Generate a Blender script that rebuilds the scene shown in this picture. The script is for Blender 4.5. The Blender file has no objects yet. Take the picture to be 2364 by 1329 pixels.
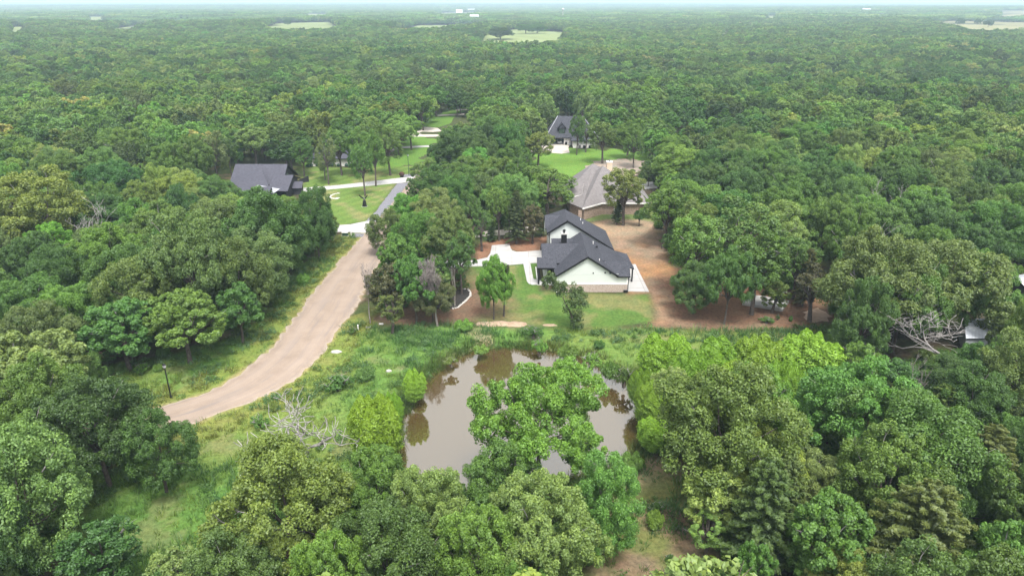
import bpy, math, random
import numpy as np
from mathutils import Vector

SC = bpy.context.scene
COL = SC.collection
rng = np.random.default_rng(7)
R_ = math.radians

# ------------------------------------------------------------------ camera, sky, sun, exposure
CAM_H, FPX, PW, PH = 48.0, 1600.0, 2364, 1329
PITCH = math.atan((664.5 - 2) / FPX)
cp, sp = math.cos(PITCH), math.sin(PITCH)
cam = bpy.data.cameras.new('camera')
cam.sensor_width = 36.0
cam.lens = 36.0 * FPX / PW
cam.clip_start, cam.clip_end = 1.0, 60000.0
camo = bpy.data.objects.new('camera', cam)
COL.objects.link(camo)
camo.location = (0, 0, CAM_H)
camo.rotation_euler = (R_(90) - PITCH, 0, 0)
SC.camera = camo

SUN_EL, SUN_AZ = R_(64), R_(163)          # azimuth measured from +Y towards +X: behind the camera, a little to its right
world = bpy.data.worlds.new('World')
SC.world = world
world.use_nodes = True
wn = world.node_tree
wn.nodes.clear()
sky = wn.nodes.new('ShaderNodeTexSky')
sky.sky_type = 'NISHITA'
sky.sun_disc = False
sky.sun_elevation, sky.sun_rotation = SUN_EL, SUN_AZ
sky.air_density, sky.dust_density, sky.ozone_density = 1.0, 4.0, 1.0
hsv = wn.nodes.new('ShaderNodeHueSaturation')
hsv.inputs['Saturation'].default_value = 0.16
bg = wn.nodes.new('ShaderNodeBackground')
bg.inputs['Strength'].default_value = 0.13
wo = wn.nodes.new('ShaderNodeOutputWorld')
wn.links.new(sky.outputs[0], hsv.inputs['Color'])
wn.links.new(hsv.outputs[0], bg.inputs['Color'])
wn.links.new(bg.outputs[0], wo.inputs['Surface'])

sun = bpy.data.lights.new('sun', 'SUN')
sun.energy = 1.2
sun.angle = R_(14)
sun.color = (1.0, 0.95, 0.87)
suno = bpy.data.objects.new('sun', sun)
COL.objects.link(suno)
sd = Vector((math.sin(SUN_AZ) * math.cos(SUN_EL), math.cos(SUN_AZ) * math.cos(SUN_EL), math.sin(SUN_EL)))
suno.rotation_euler = sd.to_track_quat('Z', 'Y').to_euler()
suno.location = (0, 0, 45)

SC.view_settings.view_transform = 'Standard'
SC.view_settings.look = 'None'
SC.view_settings.gamma = 1.0
SC.view_settings.use_curve_mapping = False
SC.view_settings.exposure = 1.66
SC.render.engine = 'CYCLES'
cy = SC.cycles
cy.max_bounces, cy.diffuse_bounces, cy.glossy_bounces = 4, 2, 2
cy.transmission_bounces, cy.transparent_max_bounces, cy.volume_bounces = 3, 4, 0
cy.use_denoising = True
cy.caustics_reflective = cy.caustics_refractive = False

# ------------------------------------------------------------------ photograph pixels to places on the ground
def ray(px, py):
    u, v = (px - 1182) / FPX, (664.5 - py) / FPX
    return u, cp + v * sp, -sp + v * cp
def at(px, py, z=0.0):
    r = ray(px, py)
    t = (z - CAM_H) / r[2]
    return r[0] * t, r[1] * t
def on_y(px, py, Y):
    r = ray(px, py)
    t = Y / r[1]
    return r[0] * t, CAM_H + r[2] * t
def proj(x, y, z):
    d = y * cp - (z - CAM_H) * sp
    return 1182 + FPX * x / d, 664.5 - FPX * (y * sp + (z - CAM_H) * cp) / d, d
def gp(pts, z=0.0):
    return [at(a, b, z) for a, b in pts]

def inside(P, poly):
    P = np.asarray(P, float)
    x, y = P[:, 0], P[:, 1]
    q = np.asarray(poly, float)
    r = np.zeros(len(P), bool)
    for (x0, y0), (x1, y1) in zip(q, np.roll(q, -1, 0)):
        if y0 == y1: continue
        c = ((y0 > y) != (y1 > y)) & (x < (x1 - x0) * (y - y0) / (y1 - y0) + x0)
        r ^= c
    return r
def sdf(P, poly):
    P = np.asarray(P, float)
    q = np.asarray(poly, float)
    best = np.full(len(P), 1e9)
    for a, b in zip(q, np.roll(q, -1, 0)):
        ab = b - a
        t = np.clip(((P - a) @ ab) / max(ab @ ab, 1e-9), 0, 1)
        best = np.minimum(best, np.hypot(*(P - a - t[:, None] * ab).T))
    return np.where(inside(P, poly), -best, best)
def sstep(a, b, x):
    t = np.clip((x - a) / (b - a), 0, 1)
    return t * t * (3 - 2 * t)
def vnoise(P, scale, seed=0):
    P = np.asarray(P, float) / scale
    i = np.floor(P).astype(np.int64)
    f = P - i
    f = f * f * (3 - 2 * f)
    def h(a, b):
        n = (a * 374761393 + b * 668265263 + seed * 974711) & 0xffffffff
        n = ((n ^ (n >> 13)) * 1274126177) & 0xffffffff
        return ((n ^ (n >> 16)) & 0xffff) / 65535.0
    x0 = h(i[:, 0], i[:, 1]) * (1 - f[:, 0]) + h(i[:, 0] + 1, i[:, 1]) * f[:, 0]
    x1 = h(i[:, 0], i[:, 1] + 1) * (1 - f[:, 0]) + h(i[:, 0] + 1, i[:, 1] + 1) * f[:, 0]
    return x0 * (1 - f[:, 1]) + x1 * f[:, 1]
def fbm(P, scale, seed=0, n=4):
    s = 0; a = 0.5; t = 0
    for k in range(n):
        s = s + a * vnoise(P, scale / 2 ** k, seed + k * 17); t += a; a *= 0.5
    return s / t

# ------------------------------------------------------------------ materials
def nodes_of(name):
    m = bpy.data.materials.new(name)
    m.use_nodes = True
    n = m.node_tree
    n.nodes.clear()
    return m, n, n.nodes.new('ShaderNodeOutputMaterial')
def N(n, kind, **kw):
    q = n.nodes.new(kind)
    for k, v in kw.items(): setattr(q, k, v)
    return q
def ramp(n, fac, stops):
    r = n.nodes.new('ShaderNodeValToRGB')
    e = r.color_ramp.elements
    e[0].position, e[0].color = stops[0][0], (*stops[0][1], 1)
    e[1].position, e[1].color = stops[1][0], (*stops[1][1], 1)
    for p, c in stops[2:]:
        k = e.new(p); k.color = (*c, 1)
    n.links.new(fac, r.inputs[0])
    return r.outputs[0]
def mix(n, a, b, fac, blend='MIX'):
    q = n.nodes.new('ShaderNodeMix'); q.data_type = 'RGBA'; q.blend_type = blend
    for sock, v in ((q.inputs[0], fac), (q.inputs[6], a), (q.inputs[7], b)):
        if isinstance(v, (int, float)): sock.default_value = v
        elif isinstance(v, tuple): sock.default_value = (*v, 1)
        else: n.links.new(v, sock)
    return q.outputs[2]
def noise(n, scale, detail=3, rough=0.55, vec=None):
    q = n.nodes.new('ShaderNodeTexNoise')
    q.inputs['Scale'].default_value, q.inputs['Detail'].default_value, q.inputs['Roughness'].default_value = scale, detail, rough
    if vec is None:
        g = n.nodes.new('ShaderNodeNewGeometry'); vec = g.outputs['Position']
    n.links.new(vec, q.inputs['Vector'])
    return q.outputs[0]
def surf(name, c0, c1, scale=1.0, rough=0.8, bump=0.0, spec=0.3, speck=None, metal=0.0, joints=0):
    m, n, o = nodes_of(name)
    col = ramp(n, noise(n, scale, 5, 0.6), [(0.3, c0), (0.7, c1)])
    if speck:
        s = ramp(n, noise(n, speck[0], 2, 0.6), [(speck[2], (0, 0, 0)), (speck[2] + 0.08, (1, 1, 1))])
        col = mix(n, col, speck[1], s)
    if joints:
        g = n.nodes.new('ShaderNodeNewGeometry'); br = n.nodes.new('ShaderNodeTexBrick'); n.links.new(g.outputs['Position'], br.inputs['Vector'])
        br.offset = 0.0; br.inputs['Scale'].default_value = 1.0; br.inputs['Brick Width'].default_value = joints; br.inputs['Row Height'].default_value = joints; br.inputs['Mortar Size'].default_value = 0.05; br.inputs['Mortar Smooth'].default_value = 0.3
        br.inputs['Color1'].default_value = (1, 1, 1, 1); br.inputs['Color2'].default_value = (.93, .93, .93, 1); br.inputs['Mortar'].default_value = (.62, .6, .58, 1)
        col = mix(n, col, br.outputs['Color'], 1.0, 'MULTIPLY')
    b = n.nodes.new('ShaderNodeBsdfPrincipled')
    n.links.new(col, b.inputs['Base Color'])
    b.inputs['Roughness'].default_value = rough
    b.inputs['Specular IOR Level'].default_value = spec
    b.inputs['Metallic'].default_value = metal
    if bump:
        bp = n.nodes.new('ShaderNodeBump'); bp.inputs['Strength'].default_value = bump; bp.inputs['Distance'].default_value = 0.05
        n.links.new(noise(n, scale * 6, 3), bp.inputs['Height'])
        n.links.new(bp.outputs[0], b.inputs['Normal'])
    n.links.new(b.outputs[0], o.inputs[0])
    return m
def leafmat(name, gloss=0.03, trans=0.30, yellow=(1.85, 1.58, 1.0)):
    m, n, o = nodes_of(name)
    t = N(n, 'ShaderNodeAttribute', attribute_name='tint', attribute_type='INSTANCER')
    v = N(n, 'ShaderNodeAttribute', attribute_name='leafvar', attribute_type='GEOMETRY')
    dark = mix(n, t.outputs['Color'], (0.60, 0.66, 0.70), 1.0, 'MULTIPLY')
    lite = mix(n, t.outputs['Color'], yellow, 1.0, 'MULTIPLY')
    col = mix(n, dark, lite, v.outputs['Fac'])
    d = n.nodes.new('ShaderNodeBsdfDiffuse'); tr = n.nodes.new('ShaderNodeBsdfTranslucent'); g = n.nodes.new('ShaderNodeBsdfGlossy')
    g.inputs['Roughness'].default_value = 0.55; g.inputs['Color'].default_value = (0.9, 0.95, 1, 1)
    tc = mix(n, col, (1.3, 1.35, 0.55), 1.0, 'MULTIPLY')
    n.links.new(col, d.inputs[0]); n.links.new(tc, tr.inputs[0])
    m1 = n.nodes.new('ShaderNodeMixShader'); m1.inputs[0].default_value = trans
    n.links.new(d.outputs[0], m1.inputs[1]); n.links.new(tr.outputs[0], m1.inputs[2])
    m2 = n.nodes.new('ShaderNodeMixShader'); m2.inputs[0].default_value = gloss
    n.links.new(m1.outputs[0], m2.inputs[1]); n.links.new(g.outputs[0], m2.inputs[2])
    n.links.new(m2.outputs[0], o.inputs[0])
    return m

M = {}
M['leaf'] = leafmat('leaf_surface')
M['blade'] = leafmat('grass_blade', 0.03, 0.3, (1.35, 1.25, 0.8))
M['bark'] = surf('oak_bark', (0.05, 0.042, 0.035), (0.12, 0.10, 0.085), 3, 0.95, 0.5)
M['palebark'] = surf('pale_bark', (0.16, 0.145, 0.125), (0.30, 0.28, 0.25), 4, 0.95, 0.4)
M['deadwood'] = surf('bleached_wood', (0.15, 0.138, 0.13), (0.36, 0.34, 0.325), 2.5, 0.9, 0.3)
M['twig'] = surf('bare_twigs', (0.16, 0.138, 0.128), (0.28, 0.25, 0.235), 2.5, 0.9)
M['concrete'] = surf('fresh_concrete', (0.34, 0.335, 0.325), (0.42, 0.415, 0.405), 0.5, 0.85, 0.05, joints=3.4)
M['oldconcrete'] = surf('weathered_concrete', (0.30, 0.30, 0.285), (0.40, 0.395, 0.38), 0.8, 0.9, 0.1)
M['tanconcrete'] = surf('tan_concrete', (0.38, 0.34, 0.29), (0.47, 0.43, 0.38), 0.5, 0.9)
M['gravel'] = surf('dark_gravel', (0.10, 0.10, 0.115), (0.20, 0.20, 0.225), 6, 0.95, 0.4, speck=(9, (0.30, 0.30, 0.33), 0.6))
M['mulch'] = surf('dark_mulch', (0.012, 0.011, 0.011), (0.04, 0.035, 0.03), 5, 1.0, 0.6)
M['stone'] = surf('white_stone', (0.36, 0.345, 0.32), (0.52, 0.50, 0.47), 3, 0.9, 0.2)
M['sand'] = surf('pale_sand', (0.26, 0.185, 0.125), (0.40, 0.30, 0.22), 1.2, 1.0, 0.5)
M['whitewall'] = surf('white_board_siding', (0.50, 0.535, 0.505), (0.54, 0.57, 0.545), 0.3, 0.6)
M['whitebrick'] = surf('white_painted_brick', (0.56, 0.54, 0.52), (0.70, 0.68, 0.66), 2.5, 0.9, 0.1)
M['brick'] = surf('greyed_brick', (0.26, 0.20, 0.17), (0.45, 0.38, 0.33), 5, 0.9, 0.3, speck=(12, (0.55, 0.5, 0.46), 0.62))
M['brownbrick'] = surf('brown_brick', (0.20, 0.14, 0.105), (0.38, 0.29, 0.23), 3.5, 0.9, 0.3, speck=(10, (0.46, 0.40, 0.34), 0.63))
M['shingle'] = surf('charcoal_shingles', (0.022, 0.024, 0.032), (0.048, 0.050, 0.062), 2.2, 0.8, 0.25, speck=(8, (0.16, 0.16, 0.18), 0.63))
M['shingle2'] = surf('slate_shingles', (0.042, 0.042, 0.056), (0.066, 0.066, 0.084), 1.6, 0.8, 0.2, speck=(7, (0.12, 0.12, 0.14), 0.64))
M['shingle3'] = surf('brown_shingles', (0.120, 0.110, 0.110), (0.175, 0.162, 0.160), 1.6, 0.9, 0.2, speck=(7, (0.26, 0.235, 0.225), 0.62))
M['black'] = surf('black_trim', (0.006, 0.006, 0.007), (0.012, 0.012, 0.013), 2, 0.5)
M['darkwall'] = surf('charcoal_siding', (0.02, 0.02, 0.023), (0.04, 0.04, 0.045), 1, 0.8)
M['whitetrim'] = surf('white_trim', (0.70, 0.69, 0.67), (0.78, 0.77, 0.75), 1, 0.5)
M['metal'] = surf('grey_sheet_metal', (0.40, 0.42, 0.46), (0.55, 0.57, 0.61), 1.5, 0.45, 0, 0.5, None, 0.2)
M['whitemetal'] = surf('white_sheet_metal', (0.42, 0.45, 0.50), (0.54, 0.57, 0.62), 1.5, 0.4)
M['seam'] = surf('seamed_metal_roof', (0.24, 0.25, 0.28), (0.34, 0.35, 0.38), 1.5, 0.5)
M['glass'] = surf('dark_window_glass', (0.02, 0.03, 0.03), (0.05, 0.07, 0.065), 1, 0.08, 0, 0.8)
M['lampglass'] = surf('frosted_lamp_glass', (0.45, 0.46, 0.48), (0.6, 0.6, 0.62), 2, 0.3)
M['rust'] = surf('rusty_brown', (0.045, 0.022, 0.016), (0.09, 0.045, 0.03), 4, 0.9, 0.3)
M['tan'] = surf('tan_stucco', (0.50, 0.38, 0.27), (0.58, 0.46, 0.34), 1.5, 0.9)
M['carpaint'] = surf('white_car_paint', (0.7, 0.7, 0.7), (0.76, 0.76, 0.76), 0.5, 0.25, 0, 0.6)
M['rubber'] = surf('black_rubber', (0.01, 0.01, 0.01), (0.02, 0.02, 0.02), 2, 0.9)
M['green'] = surf('green_steel', (0.02, 0.05, 0.03), (0.035, 0.07, 0.045), 2, 0.6)
M['acmetal'] = surf('grey_casing', (0.10, 0.10, 0.10), (0.18, 0.17, 0.165), 3, 0.6)

def groundmat():
    m, n, o = nodes_of('ground_cover')
    a = N(n, 'ShaderNodeAttribute', attribute_name='tone', attribute_type='GEOMETRY')
    f = ramp(n, noise(n, 2.2, 6, 0.7), [(0.3, (0.62, 0.62, 0.62)), (0.7, (1.4, 1.4, 1.4))])
    g = ramp(n, noise(n, 0.45, 5, 0.65), [(0.32, (0.85, 0.95, 0.9)), (0.68, (1.2, 1.05, 1.0))])
    c = mix(n, mix(n, a.outputs['Color'], f, 1.0, 'MULTIPLY'), g, 1.0, 'MULTIPLY')
    b = n.nodes.new('ShaderNodeBsdfPrincipled')
    b.inputs['Roughness'].default_value = 1.0
    b.inputs['Specular IOR Level'].default_value = 0.1
    n.links.new(c, b.inputs['Base Color'])
    bp = n.nodes.new('ShaderNodeBump'); bp.inputs['Strength'].default_value = 0.6; bp.inputs['Distance'].default_value = 0.15
    n.links.new(noise(n, 3.0, 5, 0.7), bp.inputs['Height']); n.links.new(bp.outputs[0], b.inputs['Normal'])
    n.links.new(b.outputs[0], o.inputs[0])
    return m
M['ground'] = groundmat()

def roadmat():
    m, n, o = nodes_of('chip_seal_road')
    u = N(n, 'ShaderNodeAttribute', attribute_name='track', attribute_type='GEOMETRY')
    mp = n.nodes.new('ShaderNodeMapping'); mp.inputs['Scale'].default_value = (14, 0.12, 1)
    n.links.new(u.outputs['Vector'], mp.inputs['Vector'])
    streak = noise(n, 1.0, 4, 0.6, mp.outputs[0])
    base = ramp(n, noise(n, 0.35, 5, 0.65), [(0.3, (0.222, 0.172, 0.134)), (0.7, (0.292, 0.232, 0.185))])
    c = mix(n, base, (0.19, 0.16, 0.145), ramp(n, streak, [(0.5, (0, 0, 0)), (0.72, (0.75, 0.75, 0.75))]))
    mp2 = n.nodes.new('ShaderNodeMapping'); mp2.inputs['Scale'].default_value = (4, 0.05, 1)
    n.links.new(u.outputs['Vector'], mp2.inputs['Vector'])
    c = mix(n, c, (0.20, 0.175, 0.165), ramp(n, noise(n, 1.0, 5, 0.7, mp2.outputs[0]), [(0.52, (0, 0, 0)), (0.66, (0.6, 0.6, 0.6))]))
    sx = n.nodes.new('ShaderNodeSeparateXYZ'); n.links.new(u.outputs['Vector'], sx.inputs[0])
    edge = ramp(n, sx.outputs[0], [(0.0, (1, 1, 1)), (0.07, (0, 0, 0)), (0.93, (0, 0, 0)), (1.0, (1, 1, 1))])
    wheel = ramp(n, sx.outputs[0], [(0.12, (0, 0, 0)), (0.28, (0.5, 0.5, 0.5)), (0.45, (0, 0, 0)), (0.58, (0, 0, 0)), (0.74, (0.45, 0.45, 0.45)), (0.9, (0, 0, 0))])
    c = mix(n, c, (0.31, 0.25, 0.205), wheel)
    c = mix(n, c, (0.34, 0.29, 0.24), mix(n, edge, ramp(n, noise(n, 1.5, 4, 0.7), [(0.35, (0, 0, 0)), (0.6, (1, 1, 1))]), 1.0, 'MULTIPLY'))
    c = mix(n, c, ramp(n, noise(n, 9, 4, 0.7), [(0.3, (0.86, 0.86, 0.86)), (0.7, (1.1, 1.1, 1.1))]), 1.0, 'MULTIPLY')
    b = n.nodes.new('ShaderNodeBsdfPrincipled'); b.inputs['Roughness'].default_value = 0.95; b.inputs['Specular IOR Level'].default_value = 0.2
    n.links.new(c, b.inputs['Base Color']); n.links.new(b.outputs[0], o.inputs[0])
    return m
M['road'] = roadmat()

def watermat():
    m, n, o = nodes_of('muddy_water')
    d = n.nodes.new('ShaderNodeBsdfDiffuse'); d.inputs[0].default_value = (0.082, 0.056, 0.022, 1)
    g = n.nodes.new('ShaderNodeBsdfGlossy'); g.inputs['Roughness'].default_value = 0.03; g.inputs[0].default_value = (0.94, 0.91, 0.84, 1)
    bp = n.nodes.new('ShaderNodeBump'); bp.inputs['Strength'].default_value = 0.10; bp.inputs['Distance'].default_value = 0.05
    n.links.new(noise(n, 1.6, 3), bp.inputs['Height']); n.links.new(bp.outputs[0], g.inputs['Normal'])
    f = n.nodes.new('ShaderNodeFresnel'); f.inputs['IOR'].default_value = 4.6
    mx = n.nodes.new('ShaderNodeMixShader')
    n.links.new(f.outputs[0], mx.inputs[0]); n.links.new(d.outputs[0], mx.inputs[1]); n.links.new(g.outputs[0], mx.inputs[2])
    n.links.new(mx.outputs[0], o.inputs[0])
    return m
M['water'] = watermat()

# ------------------------------------------------------------------ object helpers
def tag(o, label=None, cat=None, group=None, kind=None):
    if label: o['label'] = label
    if cat: o['category'] = cat
    if group: o['group'] = group
    if kind: o['kind'] = kind
    return o
def empty(name, loc, rz=0.0):
    o = bpy.data.objects.new(name, None)
    o.empty_display_size = 0.3
    COL.objects.link(o)
    o.location = loc
    o.rotation_euler = (0, 0, rz)
    return o
def thing(name, loc, label, cat, group=None, rz=0.0):
    return tag(empty(name, loc, rz), label, cat, group)
def link(name, me, parent=None):
    o = bpy.data.objects.new(name, me)
    COL.objects.link(o)
    if parent is not None: o.parent = parent
    return o
def org(parent):
    if parent is None: return Vector((0, 0, 0))
    v = Vector(parent.location)
    if parent.parent is not None: v = v + Vector(parent.parent.location)
    return v
class MB:
    def __init__(s): s.v, s.f, s.m = [], [], []
    def poly(s, pts, mi=0):
        b = len(s.v); s.v += [tuple(p) for p in pts]; s.f.append(tuple(range(b, b + len(pts)))); s.m.append(mi)
    def box(s, x0, x1, y0, y1, z0, z1, mi=0):
        b = len(s.v)
        s.v += [(x0, y0, z0), (x1, y0, z0), (x1, y1, z0), (x0, y1, z0), (x0, y0, z1), (x1, y0, z1), (x1, y1, z1), (x0, y1, z1)]
        for q in ((0, 3, 2, 1), (4, 5, 6, 7), (0, 1, 5, 4), (1, 2, 6, 5), (2, 3, 7, 6), (3, 0, 4, 7)):
            s.f.append(tuple(b + k for k in q)); s.m.append(mi)
    def prism(s, poly, z0, z1, mi=0, mside=None):
        if sum(a[0] * b[1] - b[0] * a[1] for a, b in zip(poly, poly[1:] + poly[:1])) < 0: poly = poly[::-1]
        k = len(poly); b = len(s.v)
        s.v += [(x, y, z0) for x, y in poly] + [(x, y, z1) for x, y in poly]
        s.f.append(tuple(range(b + k, b + 2 * k))); s.m.append(mi)
        s.f.append(tuple(range(b + k - 1, b - 1, -1))); s.m.append(mi)
        for i in range(k):
            j = (i + 1) % k
            s.f.append((b + i, b + j, b + k + j, b + k + i)); s.m.append(mi if mside is None else mside)
    def slab(s, pts, th=0.22):                       # a roof plane: shingles on top (slot 0), fascia round the edge and soffit (slot 1)
        a, b_, c = Vector(pts[0]), Vector(pts[1]), Vector(pts[2])
        if (b_ - a).cross(c - a).z < 0: pts = pts[::-1]
        k = len(pts); b = len(s.v)
        s.v += [tuple(p) for p in pts] + [(p[0], p[1], p[2] - th) for p in pts]
        s.f.append(tuple(range(b, b + k))); s.m.append(0)
        s.f.append(tuple(range(b + 2 * k - 1, b + k - 1, -1))); s.m.append(1)
        for i in range(k):
            j = (i + 1) % k
            s.f.append((b + i, b + k + i, b + k + j, b + j)); s.m.append(1)
    def tube(s, pts, rad, sides=6, mi=0, cap=True):
        pts = [Vector(p) for p in pts]
        rings = []
        for i, p in enumerate(pts):
            t = (pts[min(i + 1, len(pts) - 1)] - pts[max(i - 1, 0)])
            if t.length < 1e-9: t = Vector((0, 0, 1))
            t.normalize()
            u = t.cross(Vector((0.31, 0.95, 0.05) if abs(t.y) < 0.9 else (1, 0, 0))).normalized(); w = t.cross(u)
            r = rad[i] if isinstance(rad, (list, tuple)) else rad
            b = len(s.v)
            s.v += [tuple(p + (u * math.cos(q) + w * math.sin(q)) * r) for q in [2 * math.pi * k / sides for k in range(sides)]]
            rings.append(b)
        for a, b in zip(rings, rings[1:]):
            for k in range(sides):
                s.f.append((a + k, a + (k + 1) % sides, b + (k + 1) % sides, b + k)); s.m.append(mi)
        if cap:
            s.f.append(tuple(range(rings[0] + sides - 1, rings[0] - 1, -1))); s.m.append(mi)
            s.f.append(tuple(range(rings[-1], rings[-1] + sides))); s.m.append(mi)
    def ball(s, c, r, seg=10, rings=6, mi=0, jit=0.0, rnd=None):
        b = len(s.v); rr = rnd or random.Random(3)
        for i in range(rings + 1):
            th = math.pi * i / rings
            for k in range(seg):
                ph = 2 * math.pi * k / seg
                q = 1 + jit * (rr.random() - 0.5)
                s.v.append((c[0] + r[0] * q * math.sin(th) * math.cos(ph), c[1] + r[1] * q * math.sin(th) * math.sin(ph), c[2] + r[2] * q * math.cos(th)))
        for i in range(rings):
            for k in range(seg):
                s.f.append((b + i * seg + k, b + (i + 1) * seg + k, b + (i + 1) * seg + (k + 1) % seg, b + i * seg + (k + 1) % seg)); s.m.append(mi)
    def mesh(s, name, mats, o=(0, 0, 0), smooth=False):
        me = bpy.data.meshes.new(name)
        me.from_pydata([(x - o[0], y - o[1], z - o[2]) for x, y, z in s.v], [], s.f)
        for m in mats: me.materials.append(m)
        me.polygons.foreach_set('material_index', s.m)
        if smooth: me.polygons.foreach_set('use_smooth', [True] * len(s.f))
        me.update()
        return me
    def build(s, name, mats, parent=None, smooth=False):
        if not isinstance(mats, (list, tuple)): mats = [mats]
        return link(name, s.mesh(name, mats, org(parent), smooth), parent)
def box(name, x0, x1, y0, y1, z0, z1, mat, parent=None):
    b = MB(); b.box(x0, x1, y0, y1, z0, z1); return b.build(name, mat, parent)
def slab(name, pts, mats, parent, th=0.22):
    b = MB(); b.slab(pts, th); return b.build(name, mats, parent)

def sheet(name, poly, z, mat, th=0.12, jit=0.0, step=0.8, label=None, cat=None, kind='structure'):
    """a paved sheet with a real edge; the outline is resampled and roughened"""
    out = []
    for a, b in zip(poly, poly[1:] + poly[:1]):
        L = math.hypot(b[0] - a[0], b[1] - a[1]); k = max(1, int(L / step)) if jit else 1
        for i in range(k):
            t = i / k
            out.append((a[0] + (b[0] - a[0]) * t + (rng.random() - .5) * jit, a[1] + (b[1] - a[1]) * t + (rng.random() - .5) * jit))
    zc = hill(*np.mean(np.array(poly), 0))
    b = MB(); b.prism(out, z - th + zc, z + zc)
    o = b.build(name, mat)
    return tag(o, label, cat, None, kind)

def quadmesh(name, V, F, mats, attrs=None, midx=None, smooth=False):
    me = bpy.data.meshes.new(name)
    k = F.shape[1]
    me.vertices.add(len(V)); me.vertices.foreach_set('co', V.astype(np.float32).ravel())
    me.loops.add(F.size); me.loops.foreach_set('vertex_index', F.astype(np.int32).ravel())
    me.polygons.add(len(F)); me.polygons.foreach_set('loop_start', np.arange(0, F.size, k, dtype=np.int32))
    me.polygons.foreach_set('loop_total', np.full(len(F), k, np.int32))
    for m in mats: me.materials.append(m)
    if midx is not None: me.polygons.foreach_set('material_index', midx.astype(np.int32))
    me.update(calc_edges=True)
    for nm, (typ, dom, arr) in (attrs or {}).items():
        a = me.attributes.new(nm, typ, dom)
        a.data.foreach_set('value' if typ in ('FLOAT', 'INT') else 'vector' if typ == 'FLOAT_VECTOR' else 'color', arr.astype(np.int32 if typ == 'INT' else np.float32).ravel())
    if smooth: me.polygons.foreach_set('use_smooth', np.ones(len(F), bool))
    return me

# ------------------------------------------------------------------ outlines on the ground (read off the photograph, turned into metres)
WATER_Z = -1.0
POND = gp([(1100, 812), (1160, 807), (1230, 810), (1300, 818), (1370, 840), (1420, 868), (1455, 890), (1478, 930), (1487, 985), (1470, 1030),
           (1440, 1065), (1350, 1095), (1200, 1125), (1060, 1140), (960, 1135), (918, 1085), (925, 1020), (938, 970), (962, 920), (985, 880), (1030, 842)], WATER_Z)
ROAD_L = gp([(-60, 930), (100, 938), (250, 950), (330, 948), (395, 930), (470, 911), (530, 880), (590, 836), (640, 790), (662, 758), (700, 705), (745, 648), (790, 597),
             (833, 548), (868, 510), (895, 480), (925, 446), (948, 419), (968, 398), (1003, 362), (1030, 332), (1044, 312)])
ROAD_R = gp([(-60, 1010), (100, 1020), (250, 1016), (340, 1003), (417, 988), (471, 971), (539, 941), (606, 917), (674, 883), (728, 836), (776, 768), (812, 720), (829, 692),
             (858, 640), (878, 600), (896, 565), (908, 530), (922, 500), (945, 465), (970, 432), (990, 405), (1024, 366), (1050, 334), (1064, 312)])
def resample(p, n):
    p = np.array(p); L = np.r_[0, np.cumsum(np.hypot(*np.diff(p, axis=0).T))]
    # smooth the polyline a little by cubic-ish averaging after a dense resample
    t = np.linspace(0, L[-1], n)
    q = np.c_[np.interp(t, L, p[:, 0]), np.interp(t, L, p[:, 1])]
    for _ in range(12): q[1:-1] = (q[:-2] + 2 * q[1:-1] + q[2:]) / 4
    return q
rl, rr_ = resample(ROAD_L, 260), resample(ROAD_R, 260)
ROAD = [tuple(p) for p in rl] + [tuple(p) for p in rr_[::-1]]

FRONT_LAWN = gp([(1084, 612), (1166, 612), (1240, 606), (1245, 672), (1450, 680), (1500, 678), (1507, 700), (1508, 742), (1430, 752), (1345, 758), (1230, 752), (1130, 745), (1080, 735), (1040, 720), (1060, 690), (1075, 650)])
DIRT = gp([(1365, 530), (1380, 512), (1405, 507), (1470, 507), (1512, 520), (1532, 560), (1560, 640), (1640, 640), (1760, 655), (1900, 690), (1925, 735), (1890, 752), (1760, 758), (1640, 760), (1512, 752),
           (1507, 700), (1500, 676), (1450, 680), (1440, 610), (1400, 560)])
SIDE_BED = gp([(1095, 575), (1110, 560), (1180, 550), (1260, 545), (1262, 580), (1205, 584), (1178, 575), (1135, 570), (1128, 592), (1104, 600)])
SHADE_BED = gp([(850, 735), (900, 715), (1010, 690), (1085, 665), (1130, 640), (1135, 725), (1080, 738), (960, 752), (880, 750)])
LEFT_LAWN = gp([(690, 450), (700, 425), (690, 395), (720, 385), (820, 388), (905, 362), (920, 345), (945, 318), (1000, 310), (1000, 345), (952, 408), (915, 425), (866, 490), (845, 512), (770, 522), (745, 475), (720, 455)])
NORTH_LAWN = gp([(930, 312), (985, 300), (1040, 285), (1060, 262), (1080, 258), (1090, 250), (1088, 230), (1050, 235), (1000, 270), (960, 290)])
BACK_LAWN = gp([(1215, 400), (1225, 352), (1315, 342), (1365, 345), (1500, 348), (1520, 362), (1470, 392), (1400, 400), (1330, 420)])
BACK_YARD = gp([(1340, 512), (1390, 492), (1500, 480), (1520, 440), (1545, 480), (1530, 515), (1470, 506), (1400, 507)])
WEST_LAWN = gp([(440, 430), (470, 385), (560, 360), (660, 355), (715, 365), (715, 395), (690, 400), (690, 430), (560, 430)])
MEADOW = gp([(240, 850), (330, 835), (480, 800), (560, 770), (620, 720), (650, 655), (745, 575), (780, 545), (845, 538), (838, 548), (660, 770), (640, 800), (900, 705), (830, 745), (1130, 750), (1345, 762), (1510, 758), (1760, 762), (1930, 745),
             (1960, 800), (1850, 840), (1500, 850), (1500, 1000), (1500, 1060), (1620, 1100), (1640, 1200), (1650, 1340), (1380, 1340), (1380, 1130), (900, 1150), (620, 1240), (520, 1360), (150, 1360), (180, 1180), (260, 1090), (340, 1010), (300, 930)])
CLEARING = gp([(1440, 1060), (1500, 1050), (1610, 1095), (1640, 1200), (1660, 1345), (1380, 1345), (1380, 1180)])
HARD = [ROAD]

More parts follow.
